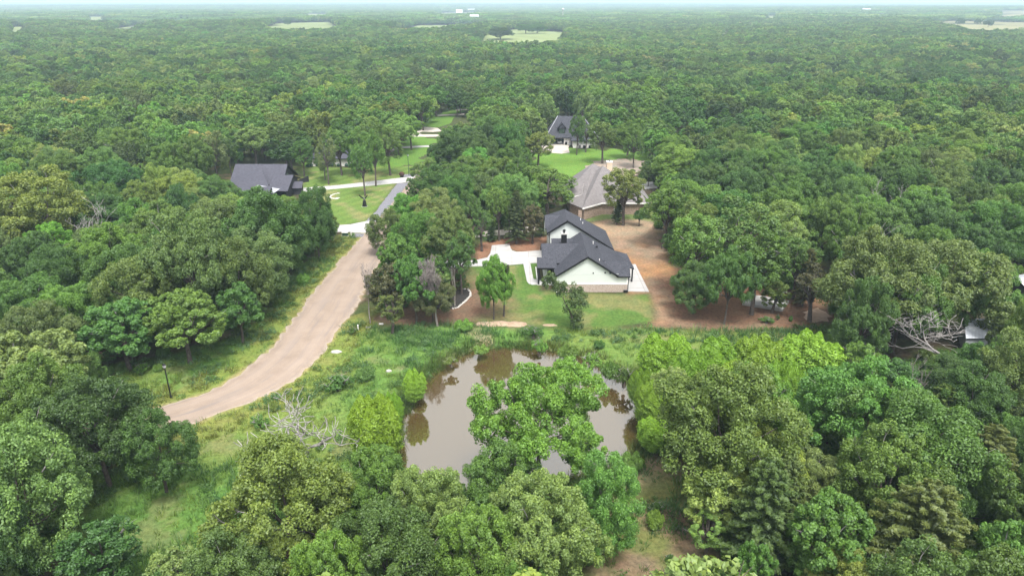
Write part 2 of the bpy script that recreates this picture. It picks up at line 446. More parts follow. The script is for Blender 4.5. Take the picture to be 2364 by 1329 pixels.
# ------------------------------------------------------------------ terrain
def far_z(P):
    d = np.hypot(P[:, 0], P[:, 1])
    return sstep(300, 520, d) * (fbm(P, 420, 5, 2) - 0.5) * 19 * (1 - sstep(1500, 3000, d)) + sstep(1800, 4000, d) * (fbm(P, 2600, 9, 3) - 0.5) * 26
def hill(x, y):
    return float(far_z(np.array([[x, y]]))[0])
X0, X1, Y0, Y1, ST = -118.0, 118.0, 26.0, 216.0, 0.5
gx, gy = np.arange(X0, X1 + ST / 2, ST), np.arange(Y0, Y1 + ST / 2, ST)
GX, GY = np.meshgrid(gx, gy)
P = np.c_[GX.ravel(), GY.ravel()]
dp = sdf(P, POND) + (vnoise(P, 1.6, 3) - 0.5) * 0.7
droad = sdf(P, ROAD)
bump = (fbm(P, 5.0, 21, 3) - 0.5) * 0.30 + (fbm(P, 1.3, 22, 2) - 0.5) * 0.12
in_mead = sdf(P, MEADOW)
keep = sstep(1.0, 4.0, droad) * sstep(0.5, -2.0, in_mead)
z = np.where(dp < 0, np.maximum(-1.05 + 0.4 * dp, -2.4), -1.05 * (1 - sstep(0.2, 4.2, dp))) + bump * keep * sstep(0.0, 1.5, dp)
edge = np.minimum.reduce([P[:, 0] - X0, X1 - P[:, 0], P[:, 1] - Y0, Y1 - P[:, 1]])
z = z * sstep(0, 6, edge)
# colour of what covers the ground: leaf litter in the wood, weeds, mown grass, bare soil
def C(*c): return np.array(c)
n1, n2, n3 = fbm(P, 14, 1), fbm(P, 4, 2), fbm(P, 1.6, 3, 3)
w = lambda a, b, v: sstep(a, b, v)[:, None]
rag = (n2 - 0.5) * 5 + (n3 - 0.5) * 2.5
litter = C(0.050, 0.040, 0.026) * (1 - w(0.4, 0.62, n2)) + C(0.052, 0.066, 0.024) * w(0.4, 0.62, n2)
col = litter
mead = C(0.082, 0.165, 0.036) * (1 - w(0.35, 0.65, n1)) + C(0.115, 0.170, 0.042) * w(0.35, 0.65, n1)
mead = mead * (1 - 0.4 * w(0.60, 0.72, n2)) + C(0.16, 0.135, 0.08) * 0.4 * w(0.60, 0.72, n2)
col = col + (mead - col) * w(1.5, -1.5, in_mead + rag * 0.6)
def lay(poly, c, soft=1.0, ragk=0.35):
    global col
    d = sdf(P, poly) + rag * ragk
    col = col + (c - col) * w(soft, -soft, d)
    return d
lawn_c = (C(0.066, 0.122, 0.027) * (1 - w(0.46, 0.68, n2)) + C(0.130, 0.140, 0.055) * w(0.46, 0.68, n2)) * (.8 + .4 * n3[:, None])
mow = 0.5 + 0.5 * np.sin((P[:, 0] * 0.83 + P[:, 1] * -0.55) * 2 * math.pi / 3.4)
left_c = (C(0.095, 0.155, 0.036) * (1 - w(0.5, 0.7, n2)) + C(0.15, 0.165, 0.065) * w(0.5, 0.7, n2)) * (0.9 + 0.18 * mow[:, None])
dry = C(0.15, 0.118, 0.066); soil = C(0.250, 0.138, 0.064); soil2 = C(0.190, 0.140, 0.100); red = C(0.115, 0.066, 0.042)
d_lawn = lay(FRONT_LAWN, lawn_c, 0.8, 0.15)
# the worn, tan patch of the lawn near the trees
wx = sdf(P, gp([(1060, 690), (1085, 640), (1130, 640), (1160, 690), (1185, 738), (1080, 738)]))
col = col + (dry - col) * w(4, -3, wx + rag * 1.2) * 0.85
lay(SHADE_BED, C(0.125, 0.082, 0.056), 2.0, 0.6)
dirt_c = soil * (1 - w(0.35, 0.65, n1)) + soil2 * w(0.35, 0.65, n1)
dirt_c = dirt_c * (0.66 + 0.5 * n3[:, None] + .18 * n2[:, None])
d_dirt = lay(DIRT, dirt_c, 1.2, 0.3)
sh = sdf(P, gp([(1530, 640), (1600, 620), (1900, 680), (1925, 735), (1890, 752), (1640, 760), (1540, 752)]))
col = col + (red - col) * w(3, -3, sh + rag) * 0.8
fgd = sdf(P, gp([(1375, 520), (1400, 500), (1500, 500), (1525, 530), (1470, 545), (1400, 540)]))
col = col + (C(0.26, 0.205, 0.145) - col) * w(3, -2, fgd + rag * .6) * 0.8
lay(SIDE_BED, C(0.19, 0.105, 0.068) * (0.8 + 0.4 * n3[:, None]), 0.8, 0.25)
lay(LEFT_LAWN, left_c, 1.0, 0.2)
lay(WEST_LAWN, C(0.10, 0.135, 0.045) * (1 - w(0.5, 0.65, n2)) + C(0.22, 0.17, 0.10) * w(0.5, 0.65, n2), 2, 0.6)
lay(BACK_YARD, C(0.11, 0.15, 0.05), 1.0, 0.5)
d_clear = sdf(P, CLEARING)
cl = C(0.165, 0.122, 0.082) * (1 - w(0.42, 0.62, n2)) + C(0.115, 0.130, 0.045) * w(0.42, 0.62, n2)
col = col + (cl - col) * w(2, -2, d_clear + rag * .7)
# bare bank round the pond, and worn shoulders along the road
col = col + (C(0.12, 0.075, 0.042) - col) * w(0.9, 0.1, dp)
dryb = w(7, 3, dp) * w(0.50, 0.66, n2) * (dp > 0)[:, None]
col = col + (C(0.24, 0.205, 0.135) - col) * dryb * 0.8
col = col + (C(0.33, 0.25, 0.18) - col) * w(0.9, -0.3, droad + rag * .25) * 0.8
yel = w(6.5, 2.0, droad + rag) * (in_mead < 1)[:, None]
col = col + (C(0.185, 0.185, 0.045) - col) * yel * 0.45
V = np.c_[P, z]
nx, ny = len(gx), len(gy)
ii = np.arange(nx * ny).reshape(ny, nx)
F = np.stack([ii[:-1, :-1], ii[:-1, 1:], ii[1:, 1:], ii[1:, :-1]], -1).reshape(-1, 4)
fc = P[F].mean(1)
f_of = lambda a: a[F].mean(1)
cls = np.zeros(len(F), int)
cls[f_of(in_mead) < 0] = 1
cls[inside(fc, LEFT_LAWN) | inside(fc, WEST_LAWN) | inside(fc, BACK_YARD)] = 4
cls[f_of(d_lawn) < 0] = 2
cls[(f_of(d_dirt) < 0) | inside(fc, SIDE_BED) | inside(fc, SHADE_BED)] = 3
rgba = np.c_[col, np.ones(len(col))]
for k, nm in ((0, 'woodland_floor'), (1, 'meadow_ground'), (2, 'front_lawn'), (3, 'bare_soil'), (4, 'neighbour_lawn')):
    f = F[cls == k]
    u, inv = np.unique(f, return_inverse=True)
    me = quadmesh(nm, V[u], inv.reshape(-1, 4), [M['ground']], {'tone': ('FLOAT_COLOR', 'POINT', rgba[u])}, smooth=True)
    tag(link(nm, me), {0: 'dark leaf-littered floor under the woods', 1: 'rough green meadow round the pond', 2: 'green front lawn before the white house',
                       3: 'bare brown soil round the white house', 4: 'mown lawns of the neighbouring houses'}[k], None, None, 'structure')

# the country beyond: one sheet to the horizon
ax = np.unique(np.r_[-np.geomspace(118, 26000, 42), np.linspace(-118, 118, 12), np.geomspace(118, 26000, 42)])
ay = np.unique(np.r_[-60, 0, 26, np.linspace(26, 216, 8), np.geomspace(216, 30000, 90)])
AX, AY = np.meshgrid(ax, ay)
Q = np.c_[AX.ravel(), AY.ravel()]
FIELDS_PX = [[(1085, 92), (1130, 76), (1200, 68), (1312, 74), (1300, 84), (1240, 90)], [(600, 63), (640, 54), (760, 53), (800, 60), (740, 66)], [(880, 62), (960, 56), (1110, 52), (1150, 58), (1000, 65)],
             [(235, 66), (300, 55), (370, 52), (375, 57), (300, 66)], [(12, 82), (25, 72), (72, 62), (72, 72), (40, 82)], [(2120, 56), (2200, 49), (2420, 52), (2420, 66), (2250, 66)], [(2290, 38), (2300, 30), (2420, 29), (2420, 36)],
             [(1650, 73), (1680, 64), (1690, 70)], [(2020, 36), (2040, 31), (2060, 34)], [(395, 53), (405, 47), (440, 46), (440, 50)], [(690, 36), (700, 31), (770, 31), (760, 35)], [(1000, 31), (1010, 27), (1110, 26), (1100, 30)], [(1750, 42), (1760, 37), (1810, 37), (1800, 41)], [(180, 44), (190, 40), (260, 39), (250, 43)]]
FIELDS = []
for f in FIELDS_PX:                                   # a field's near edge is seen over the last treetops, its far edge at the foot of the next wood
    my = sum(p[1] for p in f) / len(f)
    FIELDS.append([at(a, b, 11.5 if b > my else 0.0) for a, b in f])
zz = far_z(Q)
ins = (AX > X0 + 1e-3) & (AX < X1 - 1e-3) & (AY > Y0 + 1e-3) & (AY < Y1 - 1e-3)
jj = np.arange(Q.shape[0]).reshape(AX.shape)
FF = np.stack([jj[:-1, :-1], jj[:-1, 1:], jj[1:, 1:], jj[1:, :-1]], -1).reshape(-1, 4)
cen = Q[FF].mean(1)
FF = FF[~((cen[:, 0] > X0) & (cen[:, 0] < X1) & (cen[:, 1] > Y0) & (cen[:, 1] < Y1))]
qn = fbm(Q, 300, 31)[:, None]
dq = np.hypot(Q[:, 0], Q[:, 1])[:, None]
qc = C(0.050, 0.052, 0.026) * (1 - qn) + C(0.05, 0.066, 0.026) * qn
me = quadmesh('countryside', np.c_[Q, zz], FF, [M['ground']], {'tone': ('FLOAT_COLOR', 'POINT', np.c_[qc, np.ones(len(qc))])}, smooth=True)
tag(link('countryside', me), 'dark wooded country stretching flat to the horizon', None, None, 'structure')

def patch(name, poly, c, label, lift=0.05, sub=14):
    """a field or far lawn: a sheet that follows the ground"""
    p = np.array(poly); lo, hi = p.min(0), p.max(0)
    u, v = np.meshgrid(np.linspace(lo[0], hi[0], sub * 3), np.linspace(lo[1], hi[1], sub * 3))
    q = np.c_[u.ravel(), v.ravel()]
    d = sdf(q, poly) + (vnoise(q, (hi - lo).max() / 14, 3) - .5) * (hi - lo).min() / 6
    k = np.arange(len(q)).reshape(u.shape)
    f = np.stack([k[:-1, :-1], k[:-1, 1:], k[1:, 1:], k[1:, :-1]], -1).reshape(-1, 4)
    f = f[d[f].mean(1) < 0]
    g = fbm(q, max(8.0, (hi - lo).min() / 5), 41)[:, None]
    cc = np.array(c) * (0.75 + 0.5 * g)
    if len(f) == 0: return
    uu, inv = np.unique(f, return_inverse=True)
    me = quadmesh(name, np.c_[q, far_z(q) + lift][uu], inv.reshape(-1, 4), [M['ground']], {'tone': ('FLOAT_COLOR', 'POINT', np.c_[cc, np.ones(len(cc))][uu])}, smooth=True)
    return tag(link(name, me), label, None, None, 'structure')
for i, f in enumerate(FIELDS):
    patch('field', f, (0.165, 0.205, 0.09) if i not in (5, 6) else (0.19, 0.19, 0.10), ['pale green field beside a tree clump', 'thin pale field left of centre', 'long pale strip of field', 'pale field far to the left', 'small pale field at the left edge',
          'tan field with scattered trees at the right', 'pale far field at the right edge', 'small green gap in the far wood', 'tiny far pale field', 'far pale patch left of centre', 'far strip of pale field near the horizon', 'far pale strip by the pale barns', 'far pale strip at the right', 'far pale strip at the left'][i], 0.5)
patch('back_lawn', BACK_LAWN, (0.095, 0.18, 0.033), 'bright green grass before the black-roofed house', 0.03, 20)
patch('far_lawn', gp([(690, 384.6), (720, 372), (905, 360), (920, 345), (945, 318), (1000, 310), (1000, 345), (972, 384.6)]), (0.085, 0.165, 0.032), 'bright far lawn beside the road below the curved drive', 0.03, 20)
patch('north_lawn', NORTH_LAWN, (0.08, 0.155, 0.03), 'green lawns beside the far end of the road', 0.03, 20)
patch('stony_ground', gp([(1350, 392), (1370, 372), (1440, 366), (1500, 372), (1505, 390), (1440, 412), (1400, 400)]), (0.25, 0.215, 0.185), 'grey stony ground behind the brown brick house', 0.06, 16)

# pond
b = MB(); pw = []
for a, c in zip(POND, POND[1:] + POND[:1]): pw += [a, ((a[0] + c[0]) / 2, (a[1] + c[1]) / 2)]
cx, cyy = np.mean(np.array(POND), 0)
b.poly([((x - cx) * 1.05 + cx, (y - cyy) * 1.05 + cyy, WATER_Z) for x, y in (POND if sum(a[0] * c[1] - c[0] * a[1] for a, c in zip(POND, POND[1:] + POND[:1])) > 0 else POND[::-1])])
tag(b.build('pond_water', M['water']), 'still brown pond reflecting the pale sky', None, None, 'structure')

# road: a ribbon with rough edges
K = 9
n_ = len(rl)
tt = np.linspace(0, 1, K)
rv, ra = [], []
Ls = np.r_[0, np.cumsum(np.hypot(*np.diff((rl + rr_) / 2, axis=0).T))]
for i in range(n_):
    e = rr_[i] - rl[i]
    jl, jr = (rng.random() - .5) * 0.11, (rng.random() - .5) * 0.11
    for k, t in enumerate(tt):
        q = rl[i] + e * (t + (jl if k == 0 else jr if k == K - 1 else 0))
        crown = 0.06 + 0.06 * (1 - (2 * t - 1) ** 2) if 0 < k < K - 1 else 0.0
        rv.append((q[0], q[1], crown + hill(q[0], q[1]))); ra.append((t, Ls[i], 0))
rf = [(i * K + k, i * K + k + 1, (i + 1) * K + k + 1, (i + 1) * K + k) for i in range(n_ - 1) for k in range(K - 1)]
me = quadmesh('road', np.array(rv), np.array(rf), [M['road']], {'track': ('FLOAT_VECTOR', 'POINT', np.array(ra))}, smooth=True)
tag(link('road', me), 'pinkish tan chip-seal road curving past the pond', None, None, 'structure')

# driveways, paths, slabs
sheet('driveway', gp([(880, 612), (957, 604), (1084, 602), (1103, 600), (1125, 595), (1132, 585), (1135.6, 567), (1176.4, 564), (1179, 574), (1183, 579), (1192, 582), (1208, 581.7), (1252, 578), (1252, 606), (1242, 606.7), (1166, 613), (1084, 615.5), (957, 622), (900, 630), (866, 642)]), 0.10, M['concrete'], 0.3,
      label='white concrete drive with a turning bay beside the white house')
sheet('front_path', gp([(1208, 609.2), (1224, 608), (1231.7, 645), (1245, 646), (1250, 656), (1229, 657.5), (1221, 655.5), (1216.5, 650)]), 0.095, M['concrete'], 0.3, label='white concrete path from the drive to the porch')
sheet('patio', [(20.6, 114.25), (24.45, 114.05), (24.3, 127.9), (20.6, 127.9)], 0.12, M['concrete'], 0.3, label='white concrete patio along the white house')
sheet('side_driveway', gp([(690, 437), (704, 434), (783, 428), (951, 408), (962, 404), (945, 421), (849, 429.5), (709, 442.5), (690, 446)]), 0.09, M['concrete'], 0.3, label='long white drive to the charcoal house')
sheet('side_driveway', gp([(735, 523), (772, 521), (809, 518.6), (846, 511), (868, 509.5), (846, 538), (817, 537.6), (801, 535), (777.6, 536), (735, 538)]), 0.09, M['concrete'], 0.3, label='white concrete apron below the mown lawn')
sheet('gravel_strip', gp([(917, 423), (943.5, 422.5), (920, 452), (895, 481), (870, 508), (857, 511), (843, 512.5), (868, 488)]), 0.05, M['gravel'], 0.2, 0.25, label='dark gravel strip between the mown lawn and the road')
sheet('gravel_strip', gp([(813, 539), (842, 539.5), (836, 547), (812, 549)]), 0.05, M['gravel'], 0.2, 0.2, label='dark gravel patch beside the white utility box')
sheet('gravel_strip', gp([(866, 645), (880, 612), (884, 611), (872, 642)]), 0.05, M['gravel'], 0.2, 0.2, label='dark gravel at the mouth of the white drive')
sheet('gravel_strip', gp([(928, 404), (948, 401.5), (958, 404), (950, 408), (930, 409)]), 0.05, M['gravel'], 0.2, 0.2, label='dark gravel below the far lamp post')
sheet('neighbour_driveway', gp([(1000, 548), (1076, 537), (1140, 533), (1200, 527), (1262, 516), (1285, 500), (1330, 488), (1335, 500), (1300, 515), (1264, 526), (1200, 540), (1080, 549), (1000, 556)]), 0.07, M['tanconcrete'], 0.25, label='tan drive behind the white house')
sheet('garage_forecourt', gp([(1258, 335), (1302, 334.8), (1314.5, 336), (1312, 342), (1315, 352.5), (1296, 355.5), (1280, 354), (1255, 352.5), (1215, 353), (1140, 352), (1030, 360), (1030, 353), (1140, 345), (1215, 345)]), 0.08, M['tanconcrete'], 0.25, label='pale forecourt of the black-roofed house')
sheet('circular_drive', gp([(940, 316), (950, 304), (975, 293), (1010, 296), (1020, 303), (1000, 305), (975, 304), (966, 308), (975, 311), (1015, 311), (1030, 316)]), 0.06, M['tanconcrete'], 0.2, label='pale curved drive by the far lawn')
sheet('far_drive', gp([(880, 352), (920, 339), (985, 336), (1000, 336), (1000, 340), (985, 340), (925, 343), (890, 356)]), 0.06, M['concrete'], 0.2, label='thin white drive across the far lawn')
sheet('far_drive', gp([(1010, 265), (1040, 263.5), (1072, 262), (1072, 265), (1040, 266.5), (1010, 268)]), 0.12, M['tanconcrete'], .4, label='upper of two pale strips past the far lawns')
sheet('far_drive', gp([(1052, 251), (1092, 248.6), (1092, 251.5), (1052, 254)]), 0.12, M['tanconcrete'], .4, label='lower pale strip past the far lawns')
t = thing('concrete_slab', (*at(1768, 705), 0), 'bare concrete slab on the brown soil under the trees', 'slab')
q = gp([(1713, 704), (1731, 684), (1760, 688), (1821, 699), (1806, 719)])
b = MB(); b.prism(q, 0.0, 0.42); b.build('slab_body', M['oldconcrete'], t)
b = MB(); b.prism(gp([(1729, 702), (1737, 693), (1800, 705), (1795, 712)]), 0.42, 0.44); b.build('slab_top', M['oldconcrete'], t)
sheet('pale_track', gp([(1852, 722), (1885, 708), (1915, 730), (1905, 744), (1870, 742)]), 0.02, M['sand'], 0.1, 1.1, label='pale worn track beyond the concrete slab')
sheet('neighbour_patio', gp([(1478, 430), (1484, 421.5), (1507, 421), (1518, 434), (1490, 437.5)]), 0.15, M['oldconcrete'], 0.3, label='grey concrete patio beside the brown brick house')

# mulched tree bed with a kerb of white stones, and the porch bed
BED = gp([(1006, 713), (1010, 690), (1035, 672), (1066, 668), (1080, 668), (1086, 675), (1086, 683), (1073, 697), (1057, 710), (1040, 714)])
t = thing('tree_bed', (*at(1050, 695), 0), 'dark mulched bed edged with white stones by the dead tree', 'tree bed')
b = MB(); b.prism(BED, -0.05, 0.07); b.build('mulch', M['mulch'], t)
P4 = []
for a, c in zip(BED[3:], BED[4:]):
    L = math.hypot(c[0] - a[0], c[1] - a[1]); k = max(1, int(L / 0.42))
    P4 += [(a[0] + (c[0] - a[0]) * i / k, a[1] + (c[1] - a[1]) * i / k) for i in range(k)]
stone_me = MB(); stone_me.ball((0, 0, 0.06), (0.24, 0.17, 0.15), 7, 4, 0, 0.3)
stone_me = stone_me.mesh('edging_stone', [M['stone']])
for i, (x, y) in enumerate(P4):
    o = link('edging_stone', stone_me, t)
    bx, by = t.location[:2]
    o.location = (x - bx, y - by, 0); o.rotation_euler = (0, 0, rng.random() * 6.3); o.scale = (1, 1, 0.8 + 0.5 * rng.random())
t = thing('porch_bed', (5.6, 117, 0), 'narrow mulched bed before the porch of the white house', 'flower bed')
b = MB(); b.prism(gp([(1238, 619), (1245, 620), (1249, 643), (1240, 645)]), -0.05, 0.08); b.build('mulch', M['mulch'], t)
b = MB(); b.prism(gp([(1236, 618), (1238, 618), (1241, 645), (1239, 645)]), -0.05, 0.2); b.build('edging', M['whitetrim'], t)
b = MB()
mound = np.array(gp([(1108, 752), (1125, 743), (1140, 738), (1160, 740), (1180, 744), (1206, 748), (1195, 755), (1150, 756)]))
mc = mound.mean(0)
for k in range(3):
    b.ball((mc[0] + (k - 1) * 2.2, mc[1] - 0.3 + 0.3 * (k == 1), -0.10), (2.4 - .4 * (k != 1), 1.0, 0.42), 12, 6, 0, 0.35, random.Random(k))
tag(b.build('sand_mound', M['sand'], None, True), 'low heap of pale sand below the small lawn tree', 'sand heap')
b = MB(); x, y = at(1270, 750); b.ball((x, y, -0.1), (1.3, 0.5, 0.2), 12, 6, 0, 0.3)
tag(b.build('sand_mound', M['sand'], None, True), 'small flat patch of pale sand left of the leaning oak', 'sand heap')

# ------------------------------------------------------------------ the white house
H = thing('white_house', (13.0, 118.0, 0), 'white boarded house with charcoal shingle roofs above the pond', 'house')
RS = [M['shingle'], M['black']]
YF = 114.05
b = MB()                                             # front gable wall and the sides of the front wing
b.poly([(7.95, YF, 1.53), (20.45, YF, 1.53), (20.45, YF, 3.0), (18.7, YF, 3.1), (13.25, YF, 6.62), (7.95, YF, 3.2)])
b.poly([(7.95, YF + .02, 0), (7.95, YF + .02, 3.2), (7.95, 120, 3.2), (7.95, 120, 0)]); b.poly([(20.45, YF, 0), (20.45, 117, 0), (20.45, 117, 3.6), (20.45, YF, 3.0)])
b.build('gable_wall', M['whitewall'], H)
b = MB(); b.box(7.9, 20.5, YF - .09, YF + .1, 0, 1.5); b.build('brick_plinth', M['brick'], H)
b = MB(); b.box(7.9, 20.5, YF - .12, YF + .0, 1.5, 1.6); b.build('ledge', M['whitetrim'], H)
b = MB(); b.box(8.0, 18.9, YF - .035, YF, 3.42, 3.47); b.build('joint_board', M['whitewall'], H)
for x in (7.93, 20.40):
    b = MB(); b.box(x - .06, x + .1, YF - .10, YF + .06, 1.6 if x > 10 else 0, 3.1); b.build('corner_board', M['whitetrim'], H)
yo = YF - 0.42
RZ = lambda x: 6.86 - 0.655 * abs(x - 13.25)
slab('roof', [(13.25, yo, 6.86), (13.25, 127.6, 6.86), (7.55, 127.6, RZ(7.55)), (7.55, yo, RZ(7.55))], RS, H)
slab('roof', [(13.252, yo, 6.86), (18.87, yo, RZ(18.87)), (18.87, 127.9, RZ(18.87)), (13.252, 127.6, 6.86)], RS, H)
for s, xe in ((-1, 7.55), (1, 18.87)):               # black rake boards
    b = MB(); x0, x1 = 13.25, xe
    q = [(x0, yo - .05, RZ(x0) + .02), (x1, yo - .05, RZ(x1) + .02), (x1, yo - .05, RZ(x1) - .32), (x0, yo - .05, RZ(x0) - .36)]
    b.poly(q); b.poly([(a, c + .06, d) for a, c, d in q][::-1]); b.poly([q[2], q[3], (q[3][0], yo + .01, q[3][2]), (q[2][0], yo + .01, q[2][2])])
    b.build('rake_board', M['black'], H)
# right wing and patio roof
slab('roof', [(15.9, 116.5, 4.97), (20.98, 116.5, 4.97), (20.9, 113.63, 3.12), (18.6, 113.63, 3.12)], RS, H)
slab('roof', [(15.9, 116.52, 4.97), (20.98, 116.52, 4.97), (20.98, 118.6, 3.7), (15.9, 118.6, 3.7)], RS, H)
slab('roof', [(16.3, 117.2, 4.86), (22.35, 118.4, 2.85), (22.15, 126.0, 2.95), (19.9, 128.0, 3.0), (16.3, 128.0, 4.86)], RS, H)
b = MB(); b.tube([(22.42, 118.6, 2.78), (22.3, 119.6, 2.62), (22.22, 120.4, 2.55)], .06, 5); b.build('gutter', M['whitetrim'], H)
for x, y in ((22.1, 118.7), (22.0, 125.6)):
    b = MB(); b.box(x - .12, x + .12, y - .12, y + .12, .1, 2.8); b.build('patio_post', M['black'], H)
# left wing, porch and the dormer wall over the front gable
SL = 0.62
LZ = lambda y: 6.4 - SL * (122.15 - y)
slab('roof', [(5.45, 122.15, 6.4), (12.6, 122.15, 6.4), (12.6, 118.2, LZ(118.2)), (8.15, 118.2, LZ(118.2)), (8.15, 119.2, LZ(119.2)), (5.45, 119.2, LZ(119.2))], RS, H)
slab('roof', [(5.45, 122.17, 6.4), (12.6, 122.17, 6.4), (12.6, 126.5, 3.7), (5.45, 126.5, 3.7)], RS, H)
slab('porch_roof', [(4.55, 119.3, LZ(119.3) + .04), (8.12, 119.3, LZ(119.3) + .04), (8.12, 117.2, LZ(117.2) + .04), (4.55, 117.2, LZ(117.2) + .04)], RS, H)
b = MB(); b.poly([(8.55, 118.5, 3.0), (11.9, 118.5, 3.0), (11.9, 118.5, LZ(118.5) - .2), (8.55, 118.5, LZ(118.5) - .2)]); b.poly([(8.55, 118.5, 2.5), (8.55, 118.5, 3.95), (8.55, 120, 4.8), (8.55, 120, 2.5)])
b.build('dormer_wall', M['whitewall'], H)
b = MB(); b.box(8.47, 8.62, 118.42, 118.5, 3.0, 3.9); b.build('corner_board', M['black'], H)
b = MB(); b.poly([(5.9, 119.4, 0), (5.9, 125.8, 0), (5.9, 125.8, 3.9), (5.9, 122.15, 6.1), (5.9, 119.4, 4.4)]); b.poly([(5.9, 119.4, 0), (7.95, 119.4, 0), (7.95, 119.4, 4.3), (5.9, 119.4, 4.3)]); b.build('entry_wall', M['whitewall'], H)
b = MB(); b.poly([(5.40, 119.2, LZ(119.2) + .03), (5.40, 122.15, 6.43), (5.40, 126.5, 3.73), (5.40, 126.5, 3.4), (5.40, 122.15, 6.05), (5.40, 119.2, LZ(119.2) - .35)]); b.build('rake_board', M['black'], H)
b = MB(); b.poly([(4.5, 117.2, LZ(117.2) + .06), (4.5, 119.3, LZ(119.3) + .06), (4.5, 119.3, LZ(119.3) - .3), (4.5, 117.2, LZ(117.2) - .3)]); b.build('rake_board', M['black'], H)
b = MB(); b.box(6.5, 7.5, 119.33, 119.4, .15, 2.3); b.build('front_door', M['black'], H)
b = MB(); b.box(4.6, 7.95, 117.2, 119.4, 0, .14); b.build('porch_floor', M['concrete'], H)
for x, y in ((4.85, 117.5), (7.6, 117.45)):
    b = MB(); b.box(x - .16, x + .16, y - .16, y + .16, .14, LZ(117.5) - .25); b.build('porch_post', M['black'], H)
b = MB(); b.box(4.7, 8.0, 117.36, 117.6, LZ(117.5) - .5, LZ(117.5) - .23); b.build('porch_beam', M['black'], H)
# small cross roof behind, chimney
slab('roof', [(7.5, 126.2, 6.0), (12.5, 126.2, 6.0), (12.5, 124.2, 4.76), (7.5, 124.2, 4.76)], RS, H)
b = MB(); b.box(9.25, 10.25, 123.2, 124.2, 4.0, 7.75); ch = b.build('chimney', M['black'], H)
b = MB(); b.box(9.15, 10.35, 123.1, 124.3, 7.75, 7.93); b.build('chimney_cap', M['oldconcrete'], ch)
b = MB(); b.tube([(9.75, 123.7, 7.93), (9.75, 123.7, 8.25), (9.75, 123.7, 8.3), (9.75, 123.7, 8.55)], [.2, .2, .3, .26], 8); b.build('chimney_pot', M['black'], ch)
# two-storey block at the back
YU = 128.4; yo2 = YU - .4
UZ = lambda x: 9.0 - 0.64 * abs(x - 10.7)
b = MB(); b.poly([(7.37, YU, 0), (19.4, YU, 0), (19.4, YU, UZ(19.4) - .15), (10.7, YU, 8.8), (7.37, YU, 6.65)]); b.poly([(7.37, YU, 0), (7.37, YU, 6.65), (7.37, 139.5, 6.65), (7.37, 139.5, 0)]); b.poly([(19.4, YU, 0), (19.4, 139.5, 0), (19.4, 139.5, 3.2), (19.4, YU, 3.2)])
b.build('upper_wall', M['whitewall'], H)
slab('roof', [(10.7, yo2, 9.0), (10.6, 136.0, 9.0), (6.75, 139.8, UZ(6.75)), (6.75, yo2, UZ(6.75))], RS, H)
slab('roof', [(10.702, yo2, 9.0), (19.95, yo2, UZ(19.95)), (19.75, 139.8, UZ(19.75)), (10.6, 136.0, 9.0)], RS, H)
slab('roof', [(10.6, 136.02, 8.99), (19.75, 139.82, UZ(19.75)), (6.75, 139.82, UZ(6.75))], RS, H)
slab('roof', [(9.75, 133.8, 8.38), (6.55, 133.8, 8.38), (6.55, 130.8, 6.5), (6.75, 130.8, 6.5)], RS, H)
slab('roof', [(9.75, 133.82, 8.38), (6.55, 133.82, 8.38), (6.55, 136.8, 6.5), (6.75, 136.8, 6.5)], RS, H)
b = MB(); b.poly([(6.6, 131.2, 5.0), (6.6, 133.8, 8.2), (6.6, 136.4, 5.0)]); b.build('gable_end', M['whitewall'], H)
for x0, x1 in ((10.7, 6.75), (10.7, 19.95)):
    b = MB(); q = [(x0, yo2 - .05, UZ(x0) + .03), (x1, yo2 - .05, UZ(x1) + .03), (x1, yo2 - .05, UZ(x1) - .34), (x0, yo2 - .05, UZ(x0) - .38)]
    b.poly(q); b.poly([(a, c + .06, d) for a, c, d in q][::-1]); b.poly([q[2], q[3], (q[3][0], yo2 + .01, q[3][2]), (q[2][0], yo2 + .01, q[2][2])]); b.build('rake_board', M['black'], H)
for p, r in (([(7.3, YU - .1, 6.4), (7.3, YU - .1, 3.0)], .07), ([(20.62, YF - .1, 3.0), (20.62, YF - .1, .1)], .075), ([(8.42, 118.38, 3.7), (8.42, 118.38, 2.7)], .05), ([(6.9, YU - .1, 6.1), (7.3, YU - .1, 5.9)], .06)):
    b = MB(); b.tube(p, r, 6); b.build('downspout', M['black'], H)
for x, y, hz in ((14.9, YF, 5.0), (16.2, 124.5, 5.0)): pass
def pipe(px, py, Yy):
    x, zt = on_y(px, py, Yy)
    b = MB(); b.tube([(x, Yy, zt - .75), (x, Yy, zt)], .07, 6); b.build('vent_pipe', M['whitetrim'], H)
for a in ((1384, 597, 115.6), (1369.5, 557, 124.4), (1381.5, 549.5, 130.2), (1400.5, 552, 133.4), (1340.3, 504, 135.0), (1345.3, 512.5, 133.2)): pipe(*a)
x, zt = on_y(1377.5, 567.5, 122.0); box('roof_vent', x - .2, x + .2, 121.8, 122.1, zt - .3, zt, M['black'], H)
for px, py, r in ((1369.6, 629.8, .10), (1397, 629, .13), (1409, 629.6, .18)):
    x, zt = on_y(px, py, YF)
    box('wall_vent', x - r, x + r, YF - .08, YF, zt - r, zt + r, M['black'], H)
x, y = at(1443.5, 673.5)
t = thing('air_conditioner', (x, y - .2, 0), 'small black box at the brick corner of the white house', 'utility box')
box('casing', x - .35, x + .35, y - .5, y + .0, .0, .5, M['black'], t); box('lid', x - .38, x + .38, y - .53, y + .03, .5, .54, M['acmetal'], t)

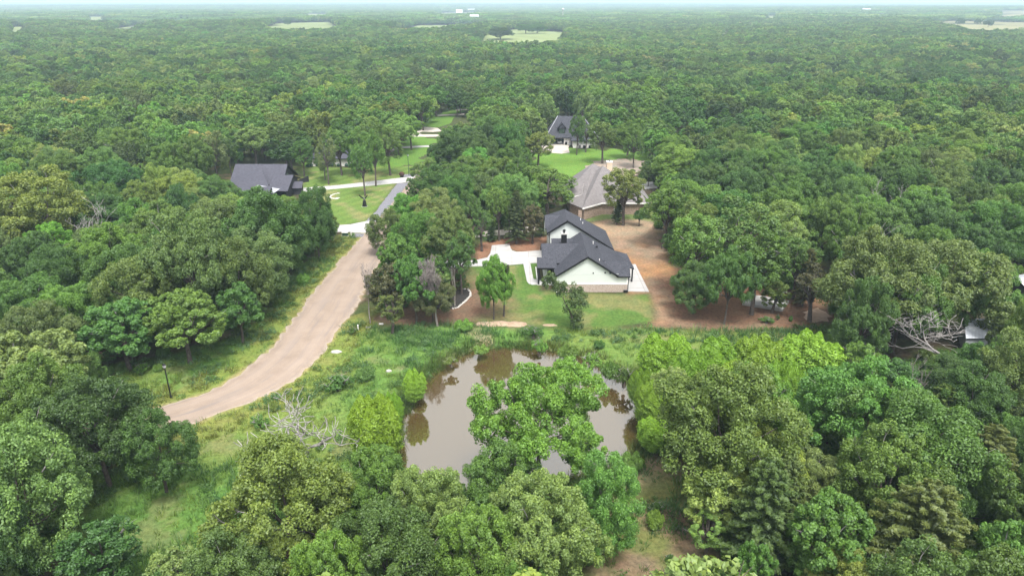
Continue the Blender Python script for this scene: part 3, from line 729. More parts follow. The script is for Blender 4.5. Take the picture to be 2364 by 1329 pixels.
# ------------------------------------------------------------------ the charcoal house on the left
D = thing('charcoal_house', (-66, 182, 0), 'charcoal house with slate grey gabled roofs left of the mown lawn', 'house')
R2 = [M['shingle2'], M['black']]
slab('roof', [(-75.2, 187, 7.0), (-61.0, 187, 7.0), (-61.0, 180.6, 2.9), (-75.2, 180.6, 2.9)], R2, D)
slab('roof', [(-75.2, 187.03, 7.0), (-61.0, 187.03, 7.0), (-60.4, 193.5, 2.6), (-75.2, 193.5, 2.6)], R2, D)
b = MB(); b.poly([(-61.4, 181.2, 0), (-61.4, 192.9, 0), (-61.4, 192.9, 2.9), (-61.4, 187, 6.8), (-61.4, 181.2, 3.0)]); b.poly([(-75, 181.4, 0), (-61.4, 181.4, 0), (-61.4, 181.4, 3.2), (-75, 181.4, 3.2)]); b.poly([(-75, 181.4, 0), (-75, 192.9, 0), (-75, 192.9, 3), (-75, 187, 6.8), (-75, 181.4, 3)])
b.build('wall', M['darkwall'], D)
b = MB(); b.box(-61.38, -61.3, 186.2, 187.0, 3.3, 4.7); b.build('gable_window', M['glass'], D)
slab('roof', [(-63.6, 182.7, 5.0), (-58.4, 182.7, 5.0), (-58.2, 175.6, 2.4), (-63.6, 175.6, 2.4)], R2, D)
slab('roof', [(-63.6, 182.72, 5.0), (-58.4, 182.72, 5.0), (-58.0, 187.5, 3.0), (-63.6, 187.5, 3.0)], R2, D)
b = MB(); b.poly([(-58.8, 176, 0), (-58.8, 187, 0), (-58.8, 187, 3), (-58.8, 182.7, 4.8), (-58.8, 176, 2.4)]); b.build('wall', M['darkwall'], D)
ap = (-67.4, 184.4, 6.3)
slab('roof', [ap, (-63.0, 176.3, 3.2), (-66.5, 175.2, 2.8), (-72.5, 176.2, 3.0), (-74.4, 178.4, 3.4)], [M['shingle2'], M['black']], D)
slab('roof', [ap, (-74.4, 178.38, 3.4), (-74.6, 184.0, 4.6)], R2, D)
slab('eyebrow_roof', [(-67.6, 175.0, 3.1), (-65.8, 175.9, 4.0), (-59.8, 174.9, 3.2), (-61.3, 173.7, 2.3)], [M['seam'], M['black']], D, .1)
slab('eyebrow_roof', [(-73.6, 174.9, 2.8), (-70.2, 174.9, 2.9), (-70.6, 173.4, 1.9), (-74.2, 173.4, 1.9)], [M['seam'], M['black']], D, .1)
slab('front_roof', [(-70.0, 174.1, 4.0), (-61.6, 174.1, 4.0), (-62.2, 169.6, 1.7), (-68.6, 169.6, 1.7)], R2, D)
b = MB(); b.poly([(-70, 171.5, 0), (-61.8, 171.5, 0), (-61.8, 171.5, 2.2), (-70, 171.5, 2.2)]); b.poly([(-61.8, 171.5, 0), (-61.8, 176, 0), (-61.8, 176, 2.6), (-61.8, 174.1, 3.8), (-61.8, 171.5, 2.4)]); b.build('wall', M['darkwall'], D)
slab('side_roof', [(-58.6, 183.2, 3.1), (-56.3, 183.4, 3.1), (-56.0, 180.6, 1.9), (-58.6, 180.4, 1.9)], R2, D, .15)
b = MB(); b.box(-58.6, -56.4, 181, 183.2, 0, 2.0); b.build('side_porch', M['darkwall'], D)
b = MB(); b.poly([(-58.4, 185.0, 2.9), (-55.6, 186.6, 3.9), (-55.5, 186.4, 2.2), (-57.0, 185.6, 2.2)]); b.build('carport_fascia', M['black'], D)

# ------------------------------------------------------------------ the white-walled house behind it
E_ = thing('low_white_house', (-57, 219, 0), 'low white-walled house with a dark hipped roof behind lawn trees', 'house')
b = MB(); b.box(-63.2, -49.5, 215.5, 228, 0, 2.7); b.build('wall', M['whitebrick'], E_)
for pts in ([(-63.9, 214.8, 2.6), (-48.9, 214.8, 2.6), (-53.5, 221.5, 5.9), (-58.8, 221.5, 5.9)], [(-48.9, 214.78, 2.6), (-48.9, 228.6, 2.6), (-53.5, 221.52, 5.9)], [(-63.9, 214.78, 2.6), (-58.8, 221.52, 5.9), (-63.9, 228.6, 2.6)]):
    slab('roof', pts, [M['shingle2'], M['black']], E_)
b = MB(); b.box(-59.2, -55.0, 222.4, 226, 2.6, 6.2); b.build('gable_wall', M['whitewall'], E_)
slab('roof', [(-59.6, 222, 6.1), (-54.6, 222, 6.1), (-54.6, 225, 7.9), (-59.6, 225, 7.9)], R2, E_)
b = MB(); b.box(-57.0, -55.5, 215.40, 215.5, .55, 2.25); wf = b.build('window', M['whitetrim'], E_)
b = MB(); b.box(-56.85, -56.28, 215.36, 215.40, .7, 2.1); b.box(-56.22, -55.65, 215.36, 215.40, .7, 2.1); b.build('pane', M['glass'], wf)

# ------------------------------------------------------------------ the brown brick house
Bh = thing('brown_brick_house', (24, 168, 0), 'brown brick house with steep tan roofs behind the white house', 'house')
R3 = [M['shingle3'], M['whitetrim']]
A2, A1 = (22.9, 173.2, 9.6), (20.6, 175.8, 9.6)
Lc, Mc, Nc = (16.5, 157.3, 3.05), (21.8, 162.1, 3.05), (30.6, 162.1, 3.05)
b = MB()
w_ = [(17.0, 158.2), (21.9, 162.6), (32.3, 162.6), (32.3, 180), (14, 180), (14, 163)]
for a, c in zip(w_, w_[1:] + w_[:1]): b.poly([(*a, 0), (*c, 0), (*c, 3.0), (*a, 3.0)])
b.build('wall', M['brownbrick'], Bh)
V1, V2 = (18.4, 166.0, 5.0), (26.8, 166.4, 5.3)
for tri in ([A2, V1, Lc], [A2, Lc, Mc], [A2, Mc, Nc], [A2, Nc, V2], [V2, Nc, (30.6, 166, 5.0)], [A2, (21.5, 174.4, 8.2), V1], [(21.5, 174.4, 8.2), A1, V1], [A1, (13.4, 168.5, 3.6), V1], [V1, (13.4, 168.5, 3.6), (13.2, 163.0, 3.05)], [V1, (13.2, 163.0, 3.05), Lc],
            [A1, (25.5, 178.5, 7.0), (24, 181, 3.05)], [A1, (24, 181, 3.05), (13.2, 181, 3.05)], [A1, (13.2, 181, 3.05), (13.4, 168.5, 3.6)], [A2, V2, (29.5, 174, 5.2)], [V2, (30.6, 166, 5.0), (29.5, 174, 5.2)], [A2, (29.5, 174, 5.2), (25.5, 178.5, 7.0)], [A2, (25.5, 178.5, 7.0), (21.5, 174.4, 8.2)], [(21.5, 174.4, 8.2), (25.5, 178.5, 7.0), A1]):
    slab('roof', tri, [M['shingle3'], M['shingle3']], Bh, .1)
slab('roof', [(26.5, 166.5, 5.35), (31.0, 166.5, 5.3), (32.9, 162.05, 3.0), (30.4, 162.05, 3.06)], R3, Bh)
slab('roof', [(31.0, 166.52, 5.3), (33.7, 162.9, 3.1), (33.9, 176, 3.1), (30.5, 174, 5.1)], R3, Bh)
slab('roof', [(17.8, 168.0, 6.6), (14.0, 168.0, 6.3), (14.2, 164.4, 3.9), (17.0, 164.6, 4.4)], R3, Bh)
for a, c in ((Lc, Mc), (Mc, (33.0, 162.05, 3.05))):
    b = MB(); v = Vector((c[0] - a[0], c[1] - a[1], 0)).normalized(); nrm = Vector((v.y, -v.x, 0)) * .1
    q = [(a[0], a[1]), (c[0], c[1]), (c[0] + nrm.x, c[1] + nrm.y), (a[0] + nrm.x, a[1] + nrm.y)]
    b.prism(q, 2.76, 3.10); b.build('gutter', M['whitetrim'], Bh)
b = MB(); b.tube([(32.1, 162.4, 2.8), (32.1, 162.4, .1)], .09, 6); b.build('downspout', M['whitetrim'], Bh)
b = MB(); b.box(24.7, 27.0, 162.45, 162.6, .9, 2.5); wf = b.build('window', M['whitetrim'], Bh)
b = MB(); b.box(24.85, 25.8, 162.41, 162.45, 1.05, 2.35); b.box(25.9, 26.85, 162.41, 162.45, 1.05, 2.35); b.build('pane', M['glass'], wf)
b = MB(); b.box(24.2, 25.5, 175.0, 176.2, 5.5, 10.0); ch = b.build('chimney', M['tan'], Bh)
b = MB(); b.box(24.1, 25.6, 174.9, 176.3, 10.0, 10.25); b.build('chimney_cap', M['whitetrim'], ch)
b = MB(); b.tube([(24.85, 175.6, 10.25), (24.85, 175.6, 10.6)], .25, 8); b.build('chimney_pot', M['acmetal'], ch)
b = MB(); b.box(15.6, 16.5, 157.6, 158.1, 0, 2.4); b.build('brick_pier', M['brownbrick'], Bh)

# ------------------------------------------------------------------ the black-roofed house
K_ = thing('black_roofed_house', (19, 252, 0), 'white brick house with a steep black roof and open garage', 'house')
b = MB()
b.box(12.6, 13.9, 250.7, 251.1, 0, 2.7); b.box(18.7, 21.2, 250.7, 251.1, 0, 2.7); b.box(13.9, 18.7, 250.7, 251.1, 2.25, 2.7)
b.box(12.6, 12.9, 251.1, 261.5, 0, 2.7); b.box(12.9, 21.2, 261.2, 261.5, 0, 2.7)
b.build('garage_wall', M['whitebrick'], K_)
b = MB(); b.box(21.2, 21.5, 251.1, 261.5, 0, 2.7); b.box(12.95, 21.1, 258.6, 258.8, 0.02, 2.6); b.box(12.95, 21.1, 251.2, 258.6, 2.62, 2.68); b.build('garage_lining', M['darkwall'], K_)
b = MB(); b.box(12.95, 21.1, 251.15, 258.6, .02, .09); b.build('garage_floor', M['oldconcrete'], K_)
pk0, pk1 = (16.6, 256, 9.4), (25.6, 256, 9.4)
slab('roof', [(12.0, 250.1, 2.65), (31.0, 250.1, 2.65), pk1, pk0], RS, K_)
slab('roof', [(12.0, 250.08, 2.65), pk0, (12.0, 262, 2.65)], RS, K_); slab('roof', [(31.0, 250.08, 2.65), (31.0, 262, 2.65), pk1], RS, K_); slab('roof', [pk0, pk1, (31.0, 262.02, 2.65), (12.0, 262.02, 2.65)], RS, K_)
for a, c in (((12.0, 250.05, 2.72), pk0), ((31.0, 250.05, 2.72), pk1)):
    b = MB(); b.tube([a, (c[0], c[1] - .05, c[2] + .05)], .13, 5); b.build('hip_cap', M['seam'], K_)
b = MB(); b.box(21.5, 29.6, 244.9, 258, 0, 2.6); b.build('wing_wall', M['whitebrick'], K_)
w0, w1 = (24.6, 251, 7.2), (27.0, 251, 7.2)
slab('roof', [(20.6, 244.3, 2.6), (30.2, 244.3, 2.6), w1, w0], RS, K_); slab('roof', [(20.6, 244.28, 2.6), w0, (20.6, 258.5, 2.6)], RS, K_); slab('roof', [(30.2, 244.28, 2.6), (30.2, 258.5, 2.6), w1], RS, K_)
b = MB(); b.box(16.75, 19.05, 251.3, 255, 3.4, 5.9); dm = b.build('dormer', M['darkwall'], K_)
b = MB(); b.box(16.95, 18.85, 251.22, 251.3, 3.75, 5.55); b.build('dormer_window', M['glass'], dm)
b = MB()
for x in (16.9, 17.55, 18.18, 18.82): b.box(x - .05, x + .05, 251.16, 251.22, 3.7, 5.6)
b.box(16.9, 18.9, 251.16, 251.215, 3.65, 3.76); b.build('window_frame', M['black'], dm)
slab('dormer_roof', [(16.3, 250.9, 5.8), (17.9, 250.9, 7.7), (17.9, 254.6, 7.7), (16.3, 254.2, 5.8)], RS, K_, .12); slab('dormer_roof', [(19.5, 250.9, 5.8), (17.902, 250.9, 7.7), (17.902, 254.6, 7.7), (19.5, 254.2, 5.8)], RS, K_, .12)
b = MB(); b.poly([(16.6, 251.1, 5.8), (19.2, 251.1, 5.8), (17.9, 251.1, 7.5)]); b.build('dormer_gable', M['shingle'], dm)
b = MB(); b.box(19.35, 19.5, 250.62, 250.7, 1.5, 1.9); b.build('wall_lamp', M['black'], K_)
b = MB(); b.box(23.0, 23.5, 244.75, 244.9, .9, 1.6); b.build('meter_box', M['acmetal'], K_)
# car in the garage
c = thing('parked_car', (17.3, 254, .09), 'white car parked nose-in inside the dark open garage', 'car')
b = MB()
for x0, x1, y0, y1, z0, z1 in ((16.4, 18.2, 252.0, 256.4, .40, .80),):
    b.box(x0, x1, y0, y1, z0, z1)
b.poly([(16.45, 252.1, .80), (18.15, 252.1, .80), (18.1, 252.5, 1.0), (16.5, 252.5, 1.0)]); b.poly([(16.5, 252.5, 1.0), (18.1, 252.5, 1.0), (17.95, 253.3, 1.5), (16.65, 253.3, 1.5)]); b.poly([(16.65, 253.3, 1.5), (17.95, 253.3, 1.5), (17.95, 255, 1.5), (16.65, 255, 1.5)])
b.poly([(16.65, 255, 1.5), (17.95, 255, 1.5), (18.1, 255.6, .95), (16.5, 255.6, .95)]); b.poly([(16.45, 252.1, .8), (16.5, 252.5, 1.0), (16.65, 253.3, 1.5), (16.65, 255, 1.5), (16.5, 255.6, .95), (16.45, 256.3, .8)]); b.poly([(18.15, 252.1, .8), (18.15, 256.3, .8), (18.1, 255.6, .95), (17.95, 255, 1.5), (17.95, 253.3, 1.5), (18.1, 252.5, 1.0)])
b.build('body', M['carpaint'], c)
b = MB(); b.poly([(16.62, 252.6, 1.06), (17.98, 252.6, 1.06), (17.88, 253.2, 1.43), (16.72, 253.2, 1.43)]); o = b.build('rear_window', M['glass'], c); o.location.z += .0; o.location.y -= .02
for x in (16.45, 18.15):
    for y in (252.9, 255.5):
        b = MB(); b.tube([(x - .1, y, .42), (x + .1, y, .42)], .33, 12); b.build('wheel', M['rubber'], c)
for x in (16.6, 18.0):
    b = MB(); b.box(x - .14, x + .14, 251.96, 252.0, .62, .76); b.build('tail_light', M['rust'], c)
t = thing('rubbish_bin', (19.4, 250.0, .08), 'black wheeled bin at the open garage of the black-roofed house', 'bin')
b = MB(); b.box(19.1, 19.8, 249.7, 250.4, .14, 1.15); b.build('body', M['black'], t); b = MB(); b.box(19.05, 19.85, 249.62, 250.45, 1.15, 1.22); b.build('lid', M['darkwall'], t)
for x in (19.14, 19.76):
    b = MB(); b.tube([(x - .04, 250.3, .17), (x + .04, 250.3, .17)], .11, 8); b.build('wheel', M['rubber'], t)
for i, (x, cm, lb) in enumerate(((23.8, 'acmetal', 'brownish air conditioner, leftmost by the white wing wall'), (25.4, 'black', 'black air conditioner in the middle by the white wing wall'), (27.4, 'black', 'black air conditioner alone at the right of the white wing wall'))):
    t = thing('air_conditioner', (x, 244.2, 0), lb, 'air conditioner', 'air conditioners along the white wing wall')
    b = MB(); b.box(x - .42, x + .42, 243.8, 244.6, .05, .95 + .15 * (i == 0)); b.build('casing', M[cm], t)
    b = MB(); b.tube([(x, 244.2, .95 + .15 * (i == 0)), (x, 244.2, 1.02 + .15 * (i == 0))], .33, 10); b.build('fan_grille', M['black'], t)

# ------------------------------------------------------------------ sheds at the right edge
def shed(name, P4, h, mat, wall, label):
    c0 = np.mean(np.array(P4), 0)
    t = thing(name, (c0[0], c0[1], 0), label, 'shed')
    P4 = [tuple(p) for p in P4]
    m01 = ((P4[0][0] + P4[3][0]) / 2, (P4[0][1] + P4[3][1]) / 2); m12 = ((P4[1][0] + P4[2][0]) / 2, (P4[1][1] + P4[2][1]) / 2)
    slab('roof', [(*P4[0], h), (*P4[1], h), (*m12, h + .9), (*m01, h + .9)], [mat, M['black']], t, .1)
    slab('roof', [(*P4[3], h), (*P4[2], h), (*m12, h + .902), (*m01, h + .902)], [mat, M['black']], t, .1)
    b = MB(); s = [((x - c0[0]) * .94 + c0[0], (y - c0[1]) * .94 + c0[1]) for x, y in P4]
    b.prism(s, 0, h - .1); b.build('wall', wall, t)
    n = 9
    b = MB()
    for i in range(1, n):
        f = i / n
        a = [P4[0][k] + (P4[1][k] - P4[0][k]) * f for k in (0, 1)]; e = [m01[k] + (m12[k] - m01[k]) * f for k in (0, 1)]
        b.tube([(*a, h + .03), (*e, h + .93)], .03, 4)
    b.build('roof_seam', mat, t)
    return t
q = [at(2230, 781, 2.6), at(2300, 781, 2.6), at(2288, 735, 2.6), at(2218, 735, 2.6)]
shed('white_shed', q, 2.6, M['whitemetal'], M['metal'], 'white metal roof showing between trees below the dead oak')
q = [at(2372, 668, 2.6), at(2440, 648, 2.6), at(2380, 630, 2.6), at(2318, 640, 2.6)]
shed('grey_shed', q, 2.6, M['metal'], M['darkwall'], 'grey metal roofed shed cut by the right picture edge')

# ------------------------------------------------------------------ small things along the road
def lamp_post(px, py, hgt, label, mat=None):
    x, y = at(px, py)
    t = thing('lamp_post', (x, y, 0), label, 'lamp post')
    mt = mat or M['black']
    b = MB(); b.tube([(x, y, 0), (x, y, .25), (x, y, .26), (x, y, hgt - .62)], [.16, .15, .085, .075], 10); b.build('pole', mt, t)
    b = MB(); b.tube([(x, y, hgt - .62), (x, y, hgt - .5), (x, y, hgt - .49)], [.08, .2, .22], 6); b.build('lamp_base', mt, t)
    b = MB(); b.tube([(x, y, hgt - .49), (x, y, hgt - .14)], [.17, .25], 6); b.build('lamp_shade', M['lampglass'], t)
    b = MB(); b.tube([(x, y, hgt - .14), (x, y, hgt - .02), (x, y, hgt + .08)], [.29, .12, .02], 6); b.build('lamp_cap', mt, t)
lamp_post(395, 917, 4.95, 'black lamp post with a lantern on the grass verge inside the bend')
lamp_post(944, 404, 6.2, 'thin dark green lamp post near the end of the long white drive', M['green'])
# eagle on a pedestal
x, y = at(842, 476)
t = thing('eagle_statue', (x, y, 0), 'black statue of a bird with raised wings on a pedestal', 'statue')
b = MB(); b.tube([(x, y, 0), (x, y, .12), (x, y, .14), (x, y, 1.5)], [.75, .75, .58, .36], 8); b.build('pedestal', M['black'], t)
b = MB(); b.tube([(x, y, -.01), (x, y, .06)], .82, 8); b.build('plinth', M['oldconcrete'], t)
b = MB(); b.tube([(x + .1, y, 1.45), (x + .05, y, 1.8), (x - .05, y - .1, 2.15), (x - .16, y - .2, 2.4), (x - .3, y - .3, 2.42)], [.1, .22, .2, .11, .03], 8); b.build('bird_body', M['acmetal'], t, True)
for s, L in ((-1, 1.25), (1, .85)):
    b = MB()
    q = [(x, y, 2.0), (x + s * .35 * L, y + .1, 2.3), (x + s * 1.0 * L, y + .2, 2.9), (x + s * 1.05 * L, y + .25, 2.65), (x + s * .8 * L, y + .2, 2.3), (x + s * .4 * L, y + .15, 1.95)]
    b.poly(q); b.poly([(a, c_ + .08, d) for a, c_, d in q][::-1])
    for i in range(6):
        j = (i + 1) % 6; b.poly([q[i], (q[i][0], q[i][1] + .08, q[i][2]), (q[j][0], q[j][1] + .08, q[j][2]), q[j]])
    b.build('wing', M['black'], t)
x, y = at(928, 409)
t = thing('mailbox', (x, y, 0), 'rounded rusty brown mailbox block beside the long white drive', 'mailbox')
b = MB(); b.box(x - .45, x + .45, y - .45, y + .45, 0, .5); b.build('base', M['black'], t)
b = MB(); b.ball((x, y, .95), (.78, .7, .68), 12, 8, 0, .12); b.build('body', M['rust'], t, True)
b = MB(); b.box(x - .14, x + .14, y - .72, y - .60, .95, 1.2); b.build('letter_flap', M['black'], t)
x, y = at(797, 545)
t = thing('utility_box', (x, y, 0), 'white and green utility box beside the concrete apron', 'utility box')
b = MB(); b.box(x - .65, x + .55, y - .1, y + .8, .0, .78); b.build('cabinet', M['green'], t); b = MB(); b.box(x - .7, x + .6, y - .15, y + .85, .78, .9); b.build('lid', M['whitetrim'], t)
b = MB(); b.box(x - .9, x + .8, y - .3, y + 1.0, -.04, .06); b.build('pad', M['oldconcrete'], t)
for px, py, lb in ((811, 546, 'short white marker post by the utility box'), (827, 762, 'white marker post at the roadside below the thin dead tree')):
    x, y = at(px, py)
    t = thing('marker_post', (x, y, 0), lb, 'marker post')
    b = MB(); b.tube([(x, y, 0), (x, y, .8)], .09, 8); b.build('post', M['whitetrim'], t); b = MB(); b.tube([(x, y, .8), (x, y, .95)], [.12, .10], 8); b.build('cap', M['whitetrim'], t)
for px, py, lb, mt in ((850, 756, 'dark meter cover set in the verge by the marker post', 'black'), (880, 749, 'pale meter cover in the verge under the reddish tree', 'whitetrim')):
    x, y = at(px, py)
    t = thing('meter_cover', (x, y, 0), lb, 'meter cover')
    b = MB(); b.box(x - .35, x + .35, y - .2, y + .2, -.05, .16); b.build('frame', M['oldconcrete'], t); b = MB(); b.box(x - .28, x + .28, y - .14, y + .14, .16, .19); b.build('lid', M[mt], t)
for px, py, s, lb in ((777, 813, (.8, .42, .30), 'large flat white rock on the grass bank by the road'), (898, 857, (.4, .3, .22), 'small white rock in the meadow left of the pond')):
    x, y = at(px, py); b = MB(); b.ball((x, y, .08), s, 9, 6, 0, .35, random.Random(4)); tag(b.build('rock', M['stone'], None), lb, 'rock')
x, y = at(770, 454)
t = thing('stone_border', (x, y, 0), 'curved border of white stones on the mown lawn', 'stone border')
for i, (px, py) in enumerate([(781, 446.5), (775, 447.5), (770, 449), (766, 451), (763, 453), (761.5, 455), (764, 457), (768, 458), (772, 458.6), (777, 459), (780, 457)]):
    sx, sy = at(px, py); b = MB(); b.ball((sx, sy, .03), (.42 + .2 * (i > 6), .3, .13), 7, 4, 0, .3, random.Random(i)); b.build('border_stone', M['stone'], t)
for i, (px, py) in enumerate([(711, 386), (719, 384.5), (726, 383), (733, 384), (758, 384), (765, 384), (772, 384.5), (782, 384.5), (800, 384.5), (809, 384)]):
    x, y = at(px, py); b = MB(); b.ball((x, y, .45), (.62, .6, .55), 8, 6, 0, .35, random.Random(i))
    tag(b.build('clipped_shrub', M['green'], None), ['leftmost dark round shrub at the low white house', 'second dark round shrub at the low white house', 'third dark round shrub at the low white house', 'fourth dark round shrub at the low white house',
        'dark round shrub just left of the green window', 'dark round shrub below the green window', 'dark round shrub right of the green window', 'seventh dark round shrub past the green window', 'last but one dark round shrub of the row', 'rightmost dark round shrub of the row'][i], 'shrub', 'round shrubs along the low white house')
x, y = at(1299, 46)
t = thing('water_tower', (x, y, hill(x, y)), 'tiny pale water tower above the far trees', 'water tower')
hz = hill(x, y)
b = MB(); b.tube([(x, y, hz), (x, y, hz + 24)], 1.2, 8); b.build('shaft', M['oldconcrete'], t); b = MB(); b.ball((x, y, hz + 27), (4, 4, 3.2), 12, 8); b.build('tank', M['oldconcrete'], t, True)
for px, py, w0, lb in ((1060, 27, 30, 'pale far barn left of centre near the horizon'), (1088, 26, 34, 'second pale far barn near the horizon'), (2000, 32, 30, 'tiny white far building at the right near the horizon'), (1095, 49, 22, 'pale far building at the edge of the long field')):
    x, y = at(px, py); hz = hill(x, y)
    t = thing('barn', (x, y, hz), lb, 'barn')
    b = MB(); b.box(x - w0 / 2, x + w0 / 2, y, y + 16, hz, hz + 13); b.build('wall', M['whitetrim'], t)
    slab('roof', [(x - w0 / 2 - .5, y - .6, hz + 13), (x + w0 / 2 + .5, y - .6, hz + 13), (x + w0 / 2 + .5, y + 8, hz + 17), (x - w0 / 2 - .5, y + 8, hz + 17)], [M['metal'], M['metal']], t, .3)
    slab('roof', [(x - w0 / 2 - .5, y + 16.6, hz + 13), (x + w0 / 2 + .5, y + 16.6, hz + 13), (x + w0 / 2 + .5, y + 8.01, hz + 17), (x - w0 / 2 - .5, y + 8.01, hz + 17)], [M['metal'], M['metal']], t, .3)

# ------------------------------------------------------------------ foliage
def unit(v):
    return v / np.maximum(np.linalg.norm(v, axis=1, keepdims=True), 1e-9)
def leaves(Pn, Nn, L, W, var, g, fold=0.14):
    """one folded kite-shaped leaf spray at each point"""
    n = len(Pn)
    t = unit(np.cross(Nn, unit(g.normal(size=(n, 3)))))
    b = np.cross(Nn, t)
    L = L * (0.7 + 0.6 * g.random((n, 1))); W = W * (0.7 + 0.6 * g.random((n, 1)))
    v0 = Pn - t * L * .5; v2 = Pn + t * L * .5 - Nn * L * .12
    v1 = Pn + b * W * .5 + t * L * .06 - Nn * W * fold; v3 = Pn - b * W * .5 + t * L * .02 + Nn * W * fold
    V = np.stack([v0, v1, v2, v3], 1).reshape(-1, 3)
    return V, np.repeat(np.clip(var, 0, 1), 4)
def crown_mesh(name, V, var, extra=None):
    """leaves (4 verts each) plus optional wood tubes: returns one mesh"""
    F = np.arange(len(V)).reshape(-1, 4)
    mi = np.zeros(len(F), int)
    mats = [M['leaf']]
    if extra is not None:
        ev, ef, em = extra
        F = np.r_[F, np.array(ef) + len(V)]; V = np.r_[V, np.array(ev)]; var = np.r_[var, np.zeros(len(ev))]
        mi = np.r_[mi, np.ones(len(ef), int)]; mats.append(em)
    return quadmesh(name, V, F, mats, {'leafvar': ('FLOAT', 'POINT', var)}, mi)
def blobs(g, C_, R_b, n, L, W, up=0.45, jitter=0.55, inner=0.18, tip=0.6, squash=1.0):
    """leaf sprays over many small clumps; C_ centres, R_b radii"""
    k = len(C_)
    idx = np.repeat(np.arange(k), n)
    d = unit(g.normal(size=(len(idx), 3)) + np.array([0, 0, 0.42]))
    rr = R_b[idx][:, None] * (0.62 + 0.45 * np.sqrt(g.random((len(idx), 1))))
    rr[g.random(len(idx)) < inner] *= 0.6
    Pn = C_[idx] + d * rr * np.array([1, 1, squash])
    Nn = unit(d * 0.75 + np.array([0, 0, up]) + g.normal(size=d.shape) * jitter)
    bv = g.random(k)[idx]
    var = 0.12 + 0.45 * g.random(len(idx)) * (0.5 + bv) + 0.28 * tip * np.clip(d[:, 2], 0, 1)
    return leaves(Pn, Nn, L, W, var, g)

def oak(name, seed, cz=6.9, R=5.0, Rz=4.9, nl=30, sub=13, per=185, leaf=0.21, low=-0.68, lobe=(0.22, 0.35), spread=(0.60, 0.86), open_=False):
    g = np.random.default_rng(seed)
    i = np.arange(nl) + 0.5
    zz_ = 1 - i / nl * (1 - low)
    th = i * 2.39996 + g.random() * 6
    d = np.c_[np.sqrt(1 - zz_ ** 2) * np.cos(th), np.sqrt(1 - zz_ ** 2) * np.sin(th), zz_]
    d = unit(d + g.normal(size=d.shape) * 0.16)
    s = spread[0] + (spread[1] - spread[0]) * g.random(nl)
    s[g.random(nl) < .22] *= 1.10
    lc = d * s[:, None] * np.array([1 + .1 * g.normal(), 1 + .1 * g.normal(), 1])
    lc += g.normal(size=(nl, 3)) * 0.06
    lr = lobe[0] + (lobe[1] - lobe[0]) * g.random(nl)
    lr[g.random(nl) < .15] *= .62
    if not open_:
        lc = np.r_[lc, [[0, 0, 0.15], [0.2, -.1, -.1], [-.2, .15, 0]]]; lr = np.r_[lr, [.42, .35, .35]]
    cs, rs = [], []
    for c, r in zip(lc, lr):
        q = unit(g.normal(size=(sub, 3)) + np.array([0, 0, .25]) + unit(c[None])[0] * 0.5)
        p = c + q * r * (0.8 + .3 * g.random((sub, 1)))
        dd = np.linalg.norm(p[:, None] - lc[None], axis=2) / lr[None]
        ok = (dd < 0.72).sum(1) == 0
        cs.append(p[ok]); rs.append(r * (0.30 + 0.2 * g.random(ok.sum())))
    cs, rs = np.concatenate(cs), np.concatenate(rs)
    sc = np.array([R, R, Rz])
    V, var = blobs(g, cs * sc, rs * (R + Rz) / 2, per, leaf, leaf * .66)
    V[:, 2] += cz
    # wood
    b = MB(); rd = random.Random(seed)
    top = Vector((rd.uniform(-.3, .3), rd.uniform(-.3, .3), cz * .62))
    b.tube([(0, 0, -.3), (0.02, 0, .25), (top.x * .4, top.y * .4, cz * .3), top], [.36, .27, .23, .20], 7, 0, False)
    for k in range(0, nl, 2 if not open_ else 1):
        e = Vector(lc[k] * sc * .92) + Vector((0, 0, cz))
        if e.z < top.z - 1: continue
        m_ = top.lerp(e, .5) + Vector((rd.uniform(-.4, .4), rd.uniform(-.4, .4), rd.uniform(-.2, .5)))
        b.tube([top - Vector((0, 0, rd.uniform(0, 1.0))), top.lerp(m_, .5) + Vector((0, 0, .15)), m_, e], [.15, .12, .085, .03], 5, 0, False)
    for _ in range(7):
        k = rd.randrange(nl); o_ = Vector(lc[k]) ; q = Vector((lc[k] * sc * .9)) + Vector((0, 0, cz)); dv = (Vector((o_.x, o_.y, abs(o_.z) + .2)).normalized() + Vector((rd.uniform(-.4, .4), rd.uniform(-.4, .4), rd.uniform(-.1, .4)))).normalized() * lr[k] * R * rd.uniform(1.2, 1.6)
        b.tube([q, q + dv * .5, q + dv + Vector((rd.uniform(-.3, .3), rd.uniform(-.3, .3), .1))], [.05, .035, .012], 4, 1, False)
        for _k in range(2):
            e2 = q + dv * rd.uniform(.5, .8); b.tube([e2, e2 + Vector((rd.uniform(-.8, .8), rd.uniform(-.8, .8), rd.uniform(0, .6)))], [.025, .01], 3, 1, False)
    return crown_mesh(name + '_crown', V, var), b.mesh(name + '_trunk', [M['bark'], M['deadwood']], smooth=True), (R * 1.13, cz + Rz * 1.12)
